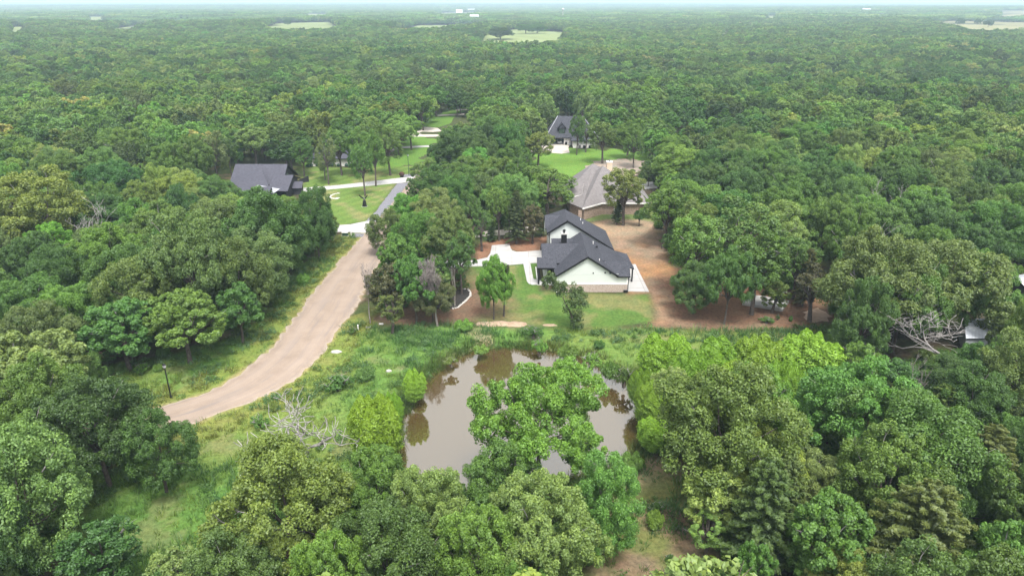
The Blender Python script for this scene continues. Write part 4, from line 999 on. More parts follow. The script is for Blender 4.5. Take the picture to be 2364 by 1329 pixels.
def willow(name, seed, R=3.2, h=8.0, n=13, per=4200, leaf=0.25):
    g = np.random.default_rng(seed)
    Vs, vs = [], []
    b = MB()
    for k in range(n):
        a = k * 2.4 + g.random(); rr = R * (0.15 + 0.62 * math.sqrt((k + .3) / n))
        hx, hy = rr * math.cos(a), rr * math.sin(a)
        ht = h * (1.0 - 0.30 * (rr / R) ** 2 + .1 * (g.random() - .5))
        wd = R * (.36 + .16 * g.random())
        m = per
        t = g.random(m) ** 0.8
        z_ = ht * (0.10 + 0.90 * t)
        prof = np.sin(np.pi * np.clip(0.16 + 0.84 * t, 0, 1)) ** 0.75 * wd
        ph = g.random(m) * 6.283
        lump = 1 + .32 * np.sin(ph * 3 + z_ * 2.2) * np.cos(z_ * 3.1 + k)
        q = np.sqrt(0.35 + .65 * g.random(m)) * prof * lump
        Pn = np.c_[hx * (0.55 + .45 * t) + q * np.cos(ph), hy * (0.55 + .45 * t) + q * np.sin(ph), z_]
        Nn = unit(np.c_[np.cos(ph), np.sin(ph), .55 * np.ones(m)] + g.normal(size=(m, 3)) * .5)
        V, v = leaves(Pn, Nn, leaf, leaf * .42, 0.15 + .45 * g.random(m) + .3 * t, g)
        Vs.append(V); vs.append(v)
        b.tube([(0, 0, -.2), (hx * .3, hy * .3, ht * .3), (hx * .8, hy * .8, ht * .7)], [.12, .08, .03], 5, 0, False)
    return crown_mesh(name + '_crown', np.concatenate(Vs), np.concatenate(vs)), b.mesh(name + '_trunk', [M['bark']]), (R, h)
def cedar(name, seed, R=2.7, h=9.0, nb=140, per=230, leaf=0.24, low=.10):
    g = np.random.default_rng(seed)
    Vs, vs = [], []
    for k in range(nb):
        t = low + (1 - low) * (k / nb) ** 0.9
        a = k * 2.39996 + g.normal() * .3
        Lb = R * (1 - t) ** 0.56 * (0.6 + .5 * g.random()) + .18
        up = 0.15 + .55 * t
        d = np.array([math.cos(a), math.sin(a), up]); s = g.random(per) ** .6
        side = np.array([-math.sin(a), math.cos(a), 0])
        Pn = np.array([0, 0, h * t]) + d * (Lb * s)[:, None] + side * ((g.random(per) - .5) * Lb * .55 * (1.15 - s))[:, None]
        Pn[:, 2] -= .22 * Lb * s ** 2 + g.random(per) * .18
        Nn = unit(np.array([0, 0, 1.0]) + d * .35 + g.normal(size=(per, 3)) * .55)
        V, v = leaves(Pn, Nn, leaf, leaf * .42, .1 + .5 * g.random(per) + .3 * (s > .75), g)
        Vs.append(V); vs.append(v)
    b = MB(); b.tube([(0, 0, -.2), (0, 0, h * .4), (0, 0, h * .95)], [.17, .12, .02], 6, 0, False)
    return crown_mesh(name + '_crown', np.concatenate(Vs), np.concatenate(vs)), b.mesh(name + '_trunk', [M['bark']]), (R, h)
def lean_trunk(name, h, top, r, mat, seed, twigs=3):
    rd = random.Random(seed); b = MB()
    p = [(0, 0, -.3)] + [(top[0] * (t ** 1.3) + rd.uniform(-.12, .12), top[1] * t, h * t) for t in (.25, .5, .75, 1)]
    b.tube(p, [r, r * .85, r * .7, r * .55, r * .3], 6, 0, False)
    for _ in range(twigs):
        t = rd.uniform(.55, .95); q = Vector((top[0] * t, top[1] * t, h * t)); b.tube([q, q + Vector((rd.uniform(-1.2, 1.2), rd.uniform(-1, 1), rd.uniform(.4, 1.2)))], [r * .35, .02], 4, 0, False)
    return b.mesh(name, [mat], smooth=True)
def branchy(name, seed, h, spread, levels, r0, mat, kids=3, droop=0.0, crook=.25, bole=.3, shrink=.66, twigr=.012, up=.25, sides=6):
    """leafless tree: crooked limbs that fork down to twigs"""
    rd = random.Random(seed); b = MB()
    def grow(p, d, L, r, lv):
        n = 4 if lv > 0 else 3
        pts, rad = [p], [r]
        q = p.copy()
        for i in range(n):
            d = (d + Vector((rd.uniform(-1, 1), rd.uniform(-1, 1), rd.uniform(-1, 1))) * crook + Vector((0, 0, up - droop * (lv < levels - 1)))*.25).normalized()
            q = q + d * L / n
            pts.append(q.copy()); rad.append(max(twigr, r * (1 - .5 * (i + 1) / n)))
        b.tube(pts, rad, sides if lv >= levels - 1 else 4 if lv > 0 else 3, 0, False)
        if lv == 0: return
        for k in range(kids + (lv == levels)):
            i = rd.randint(2, n) if lv < levels else n - (k % 2)
            a = rd.uniform(0, 6.283)
            side = Vector((math.cos(a) * spread, math.sin(a) * spread, rd.uniform(.1, .8)))
            nd = (d * .75 + side).normalized()
            grow(pts[i], nd, L * shrink * rd.uniform(.75, 1.2), max(twigr, rad[i] * .68), lv - 1)
    grow(Vector((0, 0, -.2)), Vector((0, 0, 1)), h * bole, r0, levels)
    return b.mesh(name, [mat])

# the kinds of tree, each with a few forms
KIND = {}
KIND['oak'] = [oak('oak', 11, nl=30), oak('oak', 12, nl=25, Rz=5.2, cz=6.7), oak('oak', 13, nl=31, R=5.2, Rz=4.4, cz=7.2), oak('oak', 14, nl=27, low=-.8, Rz=5.2, cz=6.5), oak('oak', 15, nl=30, lobe=(.22, .32), sub=11)]
KIND['open'] = [oak('open_oak', 21, cz=8.4, R=7.2, Rz=5.2, nl=36, sub=13, per=190, leaf=.22, low=-.75, lobe=(.17, .27), spread=(.42, .90))]
KIND['slim'] = [oak('slim_oak', 31, cz=5.4, R=2.3, Rz=3.6, nl=18, sub=9, per=95, leaf=.20, low=-.8), oak('slim_oak', 32, cz=5.8, R=2.1, Rz=3.3, nl=15, sub=9, per=95, leaf=.20, low=-.7, open_=True)]
KIND['high'] = [oak('lawn_oak', 41, cz=7.3, R=3.5, Rz=4.3, nl=20, sub=10, per=100, leaf=.23, low=-.55, open_=True), oak('lawn_oak', 42, cz=7.5, R=3.3, Rz=4.1, nl=20, sub=9, per=100, leaf=.23, low=-.4), oak('lawn_oak', 43, cz=7.0, R=3.6, Rz=4.5, nl=19, sub=10, per=100, leaf=.23, low=-.7, open_=True)]
KIND['willow'] = [willow('willow', 51), willow('willow', 52, n=8, R=2.6), willow('willow', 53, n=14, R=3.8, h=7.4)]
KIND['cedar'] = [cedar('cedar', 61), cedar('cedar', 62, R=2.3, low=.2), cedar('cedar', 63, R=3.1, h=8.2, nb=140)]
KIND['elm'] = [oak('elm', 71, cz=6.6, R=4.3, Rz=4.3, nl=34, sub=9, per=120, leaf=.27, low=-.7, lobe=(.17, .27), spread=(.55, .92)), oak('elm', 72, cz=6.4, R=4.0, Rz=4.4, nl=30, sub=9, per=120, leaf=.27, low=-.75, lobe=(.17, .28), spread=(.5, .95))]
KIND['bush'] = [oak('bush', 81, cz=.85, R=1.6, Rz=.95, nl=12, sub=8, per=34, leaf=.22, low=-.1), willow('bush', 82, R=1.5, h=1.9, n=9, per=320, leaf=.3)]
TINT0 = {'mid': (.056, .090, .022), 'dark': (.038, .066, .019), 'bright': (.070, .106, .026), 'yellow': (.092, .116, .030), 'grey': (.074, .097, .039), 'olive': (.056, .075, .025), 'pale': (.100, .122, .048),
        'blue': (.037, .071, .021), 'fresh': (.054, .088, .024), 'willow': (.080, .124, .016), 'cedar': (.050, .064, .023), 'cedard': (.030, .040, .018), 'russet': (.050, .046, .026), 'lime': (.068, .115, .022)}
TINT = {k: (v[0] * 1.55, v[1] * 1.98, v[2] * 1.50) for k, v in TINT0.items()}
WORDS = {'mid': 'mid green', 'dark': 'dark green', 'bright': 'bright green', 'yellow': 'yellow-green', 'grey': 'grey-green', 'olive': 'olive green', 'pale': 'pale green', 'blue': 'deep green', 'fresh': 'fresh green'}
TREES = []                                            # (x, y, radius) of everything planted
count = {}
def plant(kind, x, y, h, R, tint, label, cat='tree', group=None, form=None, rz=None, trunkmat=None, gz=None, seedtint=.13):
    forms = KIND[kind]
    k = count.get(kind, 0) if form is None else form
    count[kind] = count.get(kind, 0) + 1
    crown, trunk, (cr, chh) = forms[k % len(forms)]
    nm = {'oak': 'oak_tree', 'open': 'oak_tree', 'slim': 'young_oak', 'high': 'lawn_oak', 'willow': 'willow_tree', 'cedar': 'cedar_tree', 'elm': 'elm_tree', 'bush': 'bush'}[kind]
    t = thing(nm, (x, y, hill(x, y) if gz is None else gz), label, cat, group, rz=rng.random() * 6.28 if rz is None else rz)
    s = R / cr
    t.scale = (s * (.94 + .12 * rng.random()), s * (.94 + .12 * rng.random()), h / chh)
    c = link('crown', crown, t)
    tc = np.array(TINT[tint]) * (1 + seedtint * rng.normal()) * (1 + .07 * rng.normal(size=3))
    c['tint'] = [float(v) for v in np.clip(tc, .008, .3)]
    o = link('trunk', trunk, t)
    TREES.append((x, y, R))
    return t
def tree(kind, px, base, top, wpx, tint, label, **kw):
    """a tree whose foot, top and width were read off the photograph"""
    zb = kw.pop('gz', 0.0)
    x, y = at(px, base, zb)
    ztop = on_y(px, top, y)[1]
    d = proj(x, y, max(2, ztop * .7))[2]
    return plant(kind, x, y, max(1.0, ztop - zb), wpx * .5 * d / FPX, tint, label, gz=zb if zb else None, **kw)

# --- round the pond and in the foreground
tree('open', 1245, 1128, 835, 362, 'bright', 'wide open-crowned oak standing in front of the pond', rz=.6)
tree('oak', 1165, 1235, 1035, 210, 'mid', 'oak at the foot of the pond, left below the wide open oak')
tree('oak', 1390, 1300, 1052, 190, 'mid', 'tall oak with bare trunks beside the dry clearing', form=3)
tree('oak', 1245, 1380, 1118, 250, 'pale', 'pale green oak below the wide open oak, centre bottom')
tree('oak', 690, 1335, 1042, 330, 'yellow', 'big yellow-green oak below the dead tree, bottom left of centre', form=0)
tree('oak', 865, 1245, 1042, 200, 'mid', 'oak between the yellow-green oak and the near end of the pond')
tree('oak', 1000, 1305, 1090, 200, 'pale', 'pale oak hiding the near bank of the pond')
tree('oak', 905, 1420, 1165, 250, 'olive', 'olive oak at the bottom edge left of centre')
tree('oak', 1110, 1430, 1165, 220, 'yellow', 'yellowish oak at the bottom edge left of the pale oak', form=4)
tree('cedar', 1085, 1400, 1175, 130, 'fresh', 'fresh green cedar between the bottom oaks')
tree('oak', 560, 1470, 1245, 230, 'olive', 'low olive oak at the bottom edge below the yellow-green oak')
tree('slim', 430, 1440, 1268, 150, 'pale', 'scrubby pale sapling at the bottom edge by the meadow')
tree('slim', 260, 1385, 1198, 170, 'blue', 'bushy small tree at the bottom of the rough meadow', form=0)
tree('oak', 780, 1480, 1225, 200, 'bright', 'bright oak cut by the bottom edge below the olive oak')
tree('bush', 1275, 1345, 1292, 90, 'lime', 'lime green bush at the bottom below the pale oak')
tree('oak', 255, 1125, 885, 270, 'dark', 'big dark oak reaching over the road bend at the left', form=2)
tree('oak', 385, 1135, 945, 165, 'dark', 'dark low-branched oak at the meadow edge below the road bend')
tree('oak', 100, 1340, 985, 320, 'grey', 'tall grey-green oak filling the lower left corner', form=1)
tree('oak', 20, 1450, 1120, 220, 'dark', 'dark oak at the very left of the bottom corner')
tree('elm', 110, 985, 758, 260, 'pale', 'pale feathery elm above the road at the left edge')
tree('oak', -20, 1100, 880, 200, 'bright', 'bright oak half outside the left edge below the road')
tree('willow', 872, 1075, 910, 135, 'willow', 'bushy bright willow on the left bank of the pond', form=0)
tree('willow', 958, 925, 850, 62, 'willow', 'small round willow at the upper left bank of the pond', form=1)
tree('willow', 910, 985, 905, 62, 'willow', 'small willow just above the bushy bright willow')
for i, a in enumerate([(1535, 890, 772, 140, 'leftmost bright willow right of the pond'), (1655, 880, 780, 150, 'bright willow second from the pond, behind the big oak'), (1480, 935, 850, 70, 'small willow at the right shore of the pond'),
                       (1745, 900, 775, 140, 'bright willow in the middle of the willow row'), (1850, 905, 762, 160, 'tallest bright willow at the right end of the row'), (1590, 940, 815, 130, 'bright willow in front of the leftmost pair'),
                       (1700, 955, 840, 140, 'bright willow peeping over the big oak'), (1505, 1035, 965, 90, 'low willow at the right shore below the big oak'), (1790, 960, 830, 130, 'bright willow in front of the tallest one'), (1500, 985, 880, 90, 'willow on the right shore beside the big oak')]):
    tree('willow', *a[:4], 'willow', a[4], group='bright willows along the right bank of the pond')
tree('oak', 1658, 1165, 858, 335, 'mid', 'big dark oak right of the pond with its trunk in the clearing', form=0)
tree('oak', 1960, 1090, 850, 290, 'mid', 'broad oak behind the bleached limbs, right of the big dark oak', form=2)
tree('oak', 1740, 1190, 1000, 190, 'yellow', 'yellow-green oak in front of the big dark oak')
tree('oak', 2060, 1180, 900, 300, 'mid', 'broad mid green oak with bare grey limbs on its crown', form=1)
tree('oak', 2020, 1260, 1010, 270, 'bright', 'bright oak in the middle of the right-hand wood')
tree('cedar', 1740, 1330, 1065, 200, 'cedar', 'olive cedar at the right edge of the clearing')
tree('cedar', 1790, 1275, 1060, 150, 'cedar', 'narrow olive cedar behind the olive cedar of the clearing')
tree('cedar', 2080, 1400, 1120, 330, 'cedar', 'large olive cedar near the bottom right', form=2)
tree('cedar', 2250, 1160, 985, 170, 'cedar', 'brownish cedar in the right-hand wood below the big oak', form=1)
tree('cedar', 2155, 1010, 890, 110, 'cedar', 'small brownish cedar behind the bare pale sapling')
tree('slim', 1640, 1250, 1065, 150, 'pale', 'spindly pale tree at the edge of the clearing')
tree('slim', 1625, 1290, 1175, 90, 'grey', 'thin grey sapling at the edge of the clearing')
tree('elm', 1880, 1400, 1148, 250, 'fresh', 'fresh green elm at the bottom right of centre')
tree('elm', 1715, 1420, 1245, 110, 'fresh', 'fresh green sapling at the bottom beside the clearing')
tree('oak', 1920, 1480, 1290, 190, 'yellow', 'yellow-green crown cut by the bottom edge')
tree('elm', 2330, 1330, 1060, 220, 'fresh', 'fresh green elm at the right edge near the bottom')
tree('elm', 2270, 1450, 1200, 230, 'fresh', 'fresh green elm cut by the lower right corner')
tree('oak', 2200, 1250, 1080, 170, 'dark', 'dark oak behind the large olive cedar')
tree('oak', 2220, 1010, 850, 180, 'dark', 'dark oak at the right below the white shed', form=3)
tree('oak', 2330, 975, 770, 200, 'olive', 'olive oak right of the white shed')
tree('oak', 2303, 852, 738, 84, 'grey', 'small grey-green oak half hiding the white shed')
tree('oak', 2345, 880, 690, 120, 'yellow', 'yellowish oak between the two sheds', form=4)
tree('oak', 2165, 945, 820, 150, 'blue', 'deep green oak under the bleached dead tree')
# --- the wood's edge along the road at the left
tree('oak', 640, 655, 448, 195, 'dark', 'large dark round oak at the road edge of the left wood', form=0)
tree('oak', 738, 600, 432, 100, 'dark', 'dark upright oak at the corner of the wood by the concrete apron', form=3)
tree('oak', 560, 745, 548, 180, 'olive', 'olive oak in the wood edge below the dark round oak', form=1)
tree('elm', 562, 790, 655, 125, 'blue', 'deep green elm overhanging the verge with a pale trunk', form=1)
tree('elm', 440, 838, 668, 210, 'mid', 'mid green feathery elm at the edge of the wood above the bend', form=0)
tree('elm', 300, 855, 690, 200, 'blue', 'deep green elm by the verge behind the lamp post', form=1)
tree('oak', 465, 760, 490, 210, 'grey', 'large grey-green oak in the middle of the left wood', form=2)
tree('oak', 350, 780, 585, 190, 'olive', 'olive oak below the large grey-green oak')
tree('oak', 110, 600, 395, 250, 'bright', 'broad bright oak at the left edge near the grey snag', form=4)
tree('oak', 40, 480, 370, 130, 'yellow', 'yellow-green oak at the left edge above the bright oak')
tree('oak', 130, 640, 515, 120, 'lime', 'lime green tree in front of the bleached snag')
tree('oak', 545, 560, 455, 140, 'yellow', 'yellow-green oak just below the charcoal house')
tree('oak', 400, 470, 385, 130, 'pale', 'pale oak left of the charcoal house')
tree('oak', 575, 505, 438, 95, 'blue', 'deep green oak against the front of the charcoal house', form=1)
tree('oak', 655, 520, 455, 105, 'yellow', 'yellow-green crown below the slate roofs of the charcoal house')
# --- trees standing on the neighbours' lawns
for a in [(703, 408, 318, 62, 'mid', 'lawn oak with a dark trunk right of the charcoal roof'), (751, 415, 352, 44, 'dark', 'small dark tree before the low white house'), (759, 426, 308, 56, 'grey', 'grey-green tree with a pale slim trunk before the low white house'),
          (789, 405, 292, 76, 'mid', 'three-stemmed lawn oak before the low white house'), (834, 404, 298, 72, 'mid', 'lawn oak at the right end of the low white house'), (820, 409, 345, 34, 'blue', 'little tree among the lawn oaks'),
          (843, 453, 328, 58, 'fresh', 'tall slender tree on the lawn behind the bird statue'), (868, 430, 305, 60, 'mid', 'slender tree at the edge of the long white drive'), (901, 405, 282, 80, 'mid', 'dark leafy lawn oak near the far lamp post'),
          (950, 346, 262, 74, 'mid', 'leaning lawn oak beside the curved far drive'), (922, 358, 272, 84, 'grey', 'lawn oak ringed with mulch behind the long drive'), (502, 418, 302, 74, 'grey', 'pale leaning tree left of the charcoal house'),
          (535, 408, 312, 56, 'dark', 'slim tree behind the left end of the charcoal roof'), (592, 384, 292, 92, 'pale', 'pale oak behind the charcoal roof'), (662, 380, 285, 92, 'dark', 'dark oak behind the right end of the charcoal roof'),
          (1242, 388, 300, 82, 'yellow', 'pair-stemmed oak at the edge of the bright far grass'), (1331, 358, 262, 42, 'mid', 'slim tree in front of the black-roofed house'), (1352, 352, 262, 46, 'grey', 'grey-green tree before the right wing of the black-roofed house'), (1390, 378, 276, 84, 'olive', 'oak on the grass right of the black-roofed house'),
          (1448, 367, 282, 70, 'mid', 'tall tree right of the black-roofed house lawn'), (1462, 388, 292, 52, 'mid', 'slim tree over the grey stony ground'),
          (1438, 520, 384, 122, 'yellow', 'oak standing before the brown brick house'), (1475, 522, 486, 32, 'blue', 'small multi-stemmed tree right of the brown brick house oak'), (1264, 498, 384, 160, 'bright', 'broad bright oak just behind the white house')]:
    tree('high', *a[:4], a[4], a[5])
tree('cedar', 1424, 518, 462, 34, 'cedard', 'dark slim cedar beside the oak before the brick house')
tree('cedar', 1500, 395, 352, 28, 'cedard', 'small dark cedar at the right of the stony ground')
# --- between the road and the white house
for k_, a in [('high', (1152, 555, 425, 66, 'mid', 'tall dark-trunked oak at the mulch left of the white house')), ('cedar', (1191, 563, 440, 62, 'cedard', 'tall dark cedar at the mulch left of the white house')), ('slim', (1229, 562, 468, 52, 'russet', 'thin pale-trunked tree next to the gable of the white house')),
              ('cedar', (1135, 558, 508, 30, 'cedard', 'small dark cedar by the turning bay')), ('slim', (1112, 580, 478, 50, 'fresh', 'slim pale-trunked tree left of the turning bay')), ('high', (1175, 549, 448, 52, 'dark', 'dark tree behind the tall cedar by the drive')),
              ('high', (1089, 555, 438, 66, 'fresh', 'fresh green tree behind the slim pale-trunked one')), ('cedar', (1250, 546, 480, 40, 'cedard', 'dark cedar touching the left of the white house')), ('high', (1210, 548, 440, 60, 'dark', 'dark tree behind the thin pale-trunked tree')),
              ('high', (1066, 678, 540, 84, 'dark', 'dark tree rising from the stone-edged bed')), ('oak', (1035, 640, 480, 130, 'pale', 'pale flowering oak above the dead twiggy tree')), ('slim', (900, 737, 600, 98, 'russet', 'reddish dark small tree at the roadside')),
              ('elm', (962, 747, 580, 118, 'blue', 'deep green feathery elm left of the dead twiggy tree')), ('oak', (1000, 742, 640, 110, 'russet', 'dull brownish dark tree under the dead twiggy tree')), ('elm', (925, 690, 545, 110, 'fresh', 'fresh green elm leaning over the road edge')),
              ('oak', (905, 590, 480, 100, 'olive', 'oak whose branches overhang the road by the apron')), ('oak', (975, 630, 490, 130, 'mid', 'oak in the middle of the roadside clump')), ('oak', (1010, 560, 440, 130, 'grey', 'grey-green oak in the roadside clump')),
              ('oak', (955, 545, 445, 120, 'lime', 'lime green oak at the top of the roadside clump')), ('high', (985, 455, 362, 78, 'grey', 'airy tree at the far end of the gravel strip')),
              ('oak', (1140, 737, 597, 84, 'lime', 'bright leafy young tree alone on the front lawn')), ('slim', (1163, 730, 597, 40, 'russet', 'dull dark young tree just behind the bright one on the lawn'))]:
    tree(k_, *a[:4], a[4], a[5])
# leaning oak before the gable
lx, ly = at(1328, 757)
t = thing('leaning_oak', (lx, ly, 0), 'small crooked oak leaning left before the white gable', 'tree')
g_ = np.random.default_rng(5)
cs = []; rs = []
for (px, py, r) in [(1330, 745, .8), (1335, 725, 1.0), (1325, 712, 1.1), (1338, 703, 1.1), (1318, 697, 1.0), (1345, 690, .9), (1330, 685, 1.2), (1340, 675, .8), (1315, 680, 1.0), (1300, 672, 1.0), (1290, 665, .9), (1282, 655, .9), (1270, 648, .8), (1300, 660, .9), (1262, 655, .5), (1275, 640, .6), (1258, 645, .5), (1322, 668, .8), (1328, 735, .8)]:
    yy = ly + g_.normal() * .7; xx, zz_ = on_y(px, py, yy)
    for _ in range(5):
        cs.append(np.array([xx - lx, yy - ly, zz_]) + g_.normal(size=3) * r * .62); rs.append(r * (.45 + .25 * g_.random()))
V_, v_ = blobs(g_, np.array(cs), np.array(rs), 75, .24, .16)
o = link('crown', crown_mesh('leaning_oak_crown', V_, v_), t); o['tint'] = [.060, .105, .032]
link('trunk', lean_trunk('leaning_oak_trunk', 5.4, (-2.2, 0), .2, M['bark'], 3), t)
TREES.append((lx, ly, 2.4))

# --- leafless trees
def dead(name, px, base, label, me, hscale=1.0, rz=0.0, extra=None):
    x, y = at(px, base)
    t = thing(name, (x, y, 0), label, 'dead tree', rz=rz)
    o = link('trunk', me, t); o.scale = (hscale,) * 3
    if extra: link('twigs', extra, t).scale = (hscale,) * 3
    TREES.append((x, y, 1.5))
    return t
dead('dead_tree', 690, 1080, 'bleached dead tree spreading bare limbs over the meadow', branchy('dead_tree_limbs', 4, 8.5, 1.6, 4, .42, M['deadwood'], 3, .1, .42, .40, .84, .034, .08), 1.2, 1.6)
dead('dead_tree', 2195, 876, 'large bleached dead oak leaning out of the right wood', branchy('dead_oak_limbs', 9, 9.0, 1.5, 5, .26, M['deadwood'], 3, .1, .40, .55, .76, .024, .12), 1.25, 4.2)
dead('dead_tree', 240, 640, 'grey dead snag among the trees of the left wood', branchy('dead_snag_limbs', 12, 11.0, 1.1, 4, .34, M['deadwood'], 3, 0, .25, .5, .66, .02), 1.25, .4)
dead('dead_tree', 1010, 752, 'grey leafless twiggy tree beside the stone-edged bed', branchy('twiggy_tree_limbs', 21, 9.0, .6, 6, .17, M['twig'], 4, 0, .16, .40, .64, .014, .45), 1.25, .2)
dead('dead_tree', 855, 748, 'thin leafless tree at the roadside with reddish twigs', branchy('thin_tree_limbs', 33, 8.5, .55, 4, .12, M['twig'], 4, 0, .08, .55, .55, .014, .6), 1.0, .9)
dead('dead_tree', 1050, 706, 'pale bare trunk standing in the mulched bed', branchy('bare_trunk_limbs', 35, 6.0, .5, 3, .13, M['palebark'], 3, 0, .06, .7, .5, .015, .6), 1.0, 0)
dead('dead_tree', 2082, 985, 'bare pale sapling in the right wood behind the broad oak', branchy('bare_sapling_limbs', 37, 7, .5, 4, .06, M['twig'], 3, 0, .1, .5, .6, .012, .5), 1.2, 0)
for i, (px, py, lb) in enumerate([(1650, 385, 'grey bare-topped tree in the far wood right of the stony ground'), (1990, 560, 'bleached bare branches high in the right wood'), (2075, 545, 'second bleached bare top to the right in the wood'), (40, 610, 'bare grey stems at the left edge of the wood'), (2000, 690, 'pale bare stem beside the shadowy gap in the wood')]):
    dead('dead_tree', px, py, lb, branchy('dead_top_limbs', 50 + i, 10.5, 1.1, 4, .16, M['deadwood'], 3, 0, .25, .62, .6, .02), 1.0, i)
x, y = at(40, 790)
t = thing('dead_tree', (x, y, 0), 'leaning pale bare pole of a dead tree at the left edge', 'dead tree')
link('trunk', lean_trunk('dead_pole', 12.5, (-4.2, 0), .2, M['palebark'], 8), t)

# --- the trees right of the dirt yard
for k_, a in [('high', (1590, 692, 485, 150, 'mid', 'oak at the edge of the brown soil, nearest the patio')), ('oak', (1600, 724, 600, 120, 'dark', 'dark low-crowned tree at the edge of the brown soil')), ('oak', (1672, 748, 575, 118, 'dark', 'low-branched dark oak left of the concrete slab')),
              ('high', (1735, 726, 535, 150, 'mid', 'oak standing in front of the concrete slab', )), ('slim', (1782, 722, 640, 70, 'mid', 'small leafy tree before the right half of the slab')), ('high', (1700, 662, 460, 190, 'olive', 'large olive oak behind the concrete slab')),
              ('high', (1830, 690, 545, 125, 'fresh', 'fresh green oak behind the right end of the slab')), ('cedar', (1852, 706, 575, 70, 'russet', 'brownish cedar right of the slab')), ('slim', (1868, 742, 610, 95, 'russet', 'dusty dark young tree beside the pale track')),
              ('high', (1530, 572, 425, 110, 'mid', 'pair of dark trunks under an oak at the far edge of the soil')), ('oak', (1590, 560, 418, 180, 'bright', 'bright broad oak beyond the brown soil')), ('oak', (1570, 440, 335, 150, 'yellow', 'yellow-green oak right of the brown brick house')),
              ('oak', (2000, 805, 548, 240, 'grey', 'left half of the great grey-green oak clump at the right')), ('oak', (2150, 785, 545, 250, 'grey', 'right half of the great grey-green oak clump')), ('oak', (2060, 808, 605, 220, 'mid', 'front oak of the great clump above the dead oak')),
              ('oak', (1975, 850, 640, 135, 'blue', 'deep green low oak at the left foot of the great clump')), ('oak', (2240, 780, 590, 150, 'fresh', 'fresh green oak on the right flank of the great clump'))]:
    tree(k_, *a[:4], a[4], a[5])
# --- bushes one can make out
for px, py, tp, w0, tn, lb in [(1112, 815, 797, 40, 'bright', 'round bush at the top left of the pond'), (1245, 815, 785, 46, 'bright', 'tall reedy bush at the far bank of the pond'), (1310, 825, 800, 55, 'mid', 'dark bush at the far bank of the pond'), (1365, 848, 818, 55, 'bright', 'bush at the far right bank of the pond'),
                              (1408, 872, 838, 55, 'mid', 'bush at the right bank of the pond under the willows'), (1440, 888, 852, 45, 'olive', 'reedy bush beside the first willow'), (1384, 802, 786, 30, 'dark', 'small dark bush on the dry ground above the pond'), (1232, 778, 755, 46, 'blue', 'blue-green bush below the lawn edge'),
                              (1072, 762, 738, 50, 'fresh', 'grassy bush by the sand heap'), (783, 900, 868, 70, 'fresh', 'weedy bush in the meadow left of the pond'), (845, 875, 850, 55, 'blue', 'blue-green weed clump in the meadow'), (330, 860, 840, 34, 'bright', 'low bush left of the lamp post'),
                              (365, 856, 842, 26, 'bright', 'low bush just behind the lamp post'), (1770, 745, 733, 34, 'fresh', 'low bush on the soil below the slab'), (1760, 785, 762, 50, 'blue', 'bush behind the willow row'), (1795, 739, 733, 10, 'dark', 'tiny planted shrub below the slab, middle one'), (1825, 742, 736, 10, 'dark', 'tiny planted shrub below the slab, right one'),
                              (1515, 1185, 1160, 36, 'dark', 'small dark bush in the dry clearing'), (1510, 1215, 1180, 50, 'bright', 'bright bush in the dry clearing'), (1545, 1300, 1280, 26, 'blue', 'little bush low in the dry clearing'), (1460, 1080, 1045, 60, 'pale', 'pale reedy bush at the near right shore'),
                              (815, 772, 756, 24, 'mid', 'grass clump at the roadside near the marker post'), (630, 945, 932, 34, 'olive', 'brown-green scrub below the road bend'), (600, 985, 962, 50, 'fresh', 'weed clump between the road and the dead tree'), (965, 895, 868, 40, 'bright', 'bush on the left bank below the round willow'),
                              (1040, 842, 825, 34, 'bright', 'low bush on the upper left bank'), (700, 655, 632, 34, 'mid', 'low bush in the verge under the dark round oak')]:
    tree('bush', px, py, tp, w0, tn, lb, cat='bush')

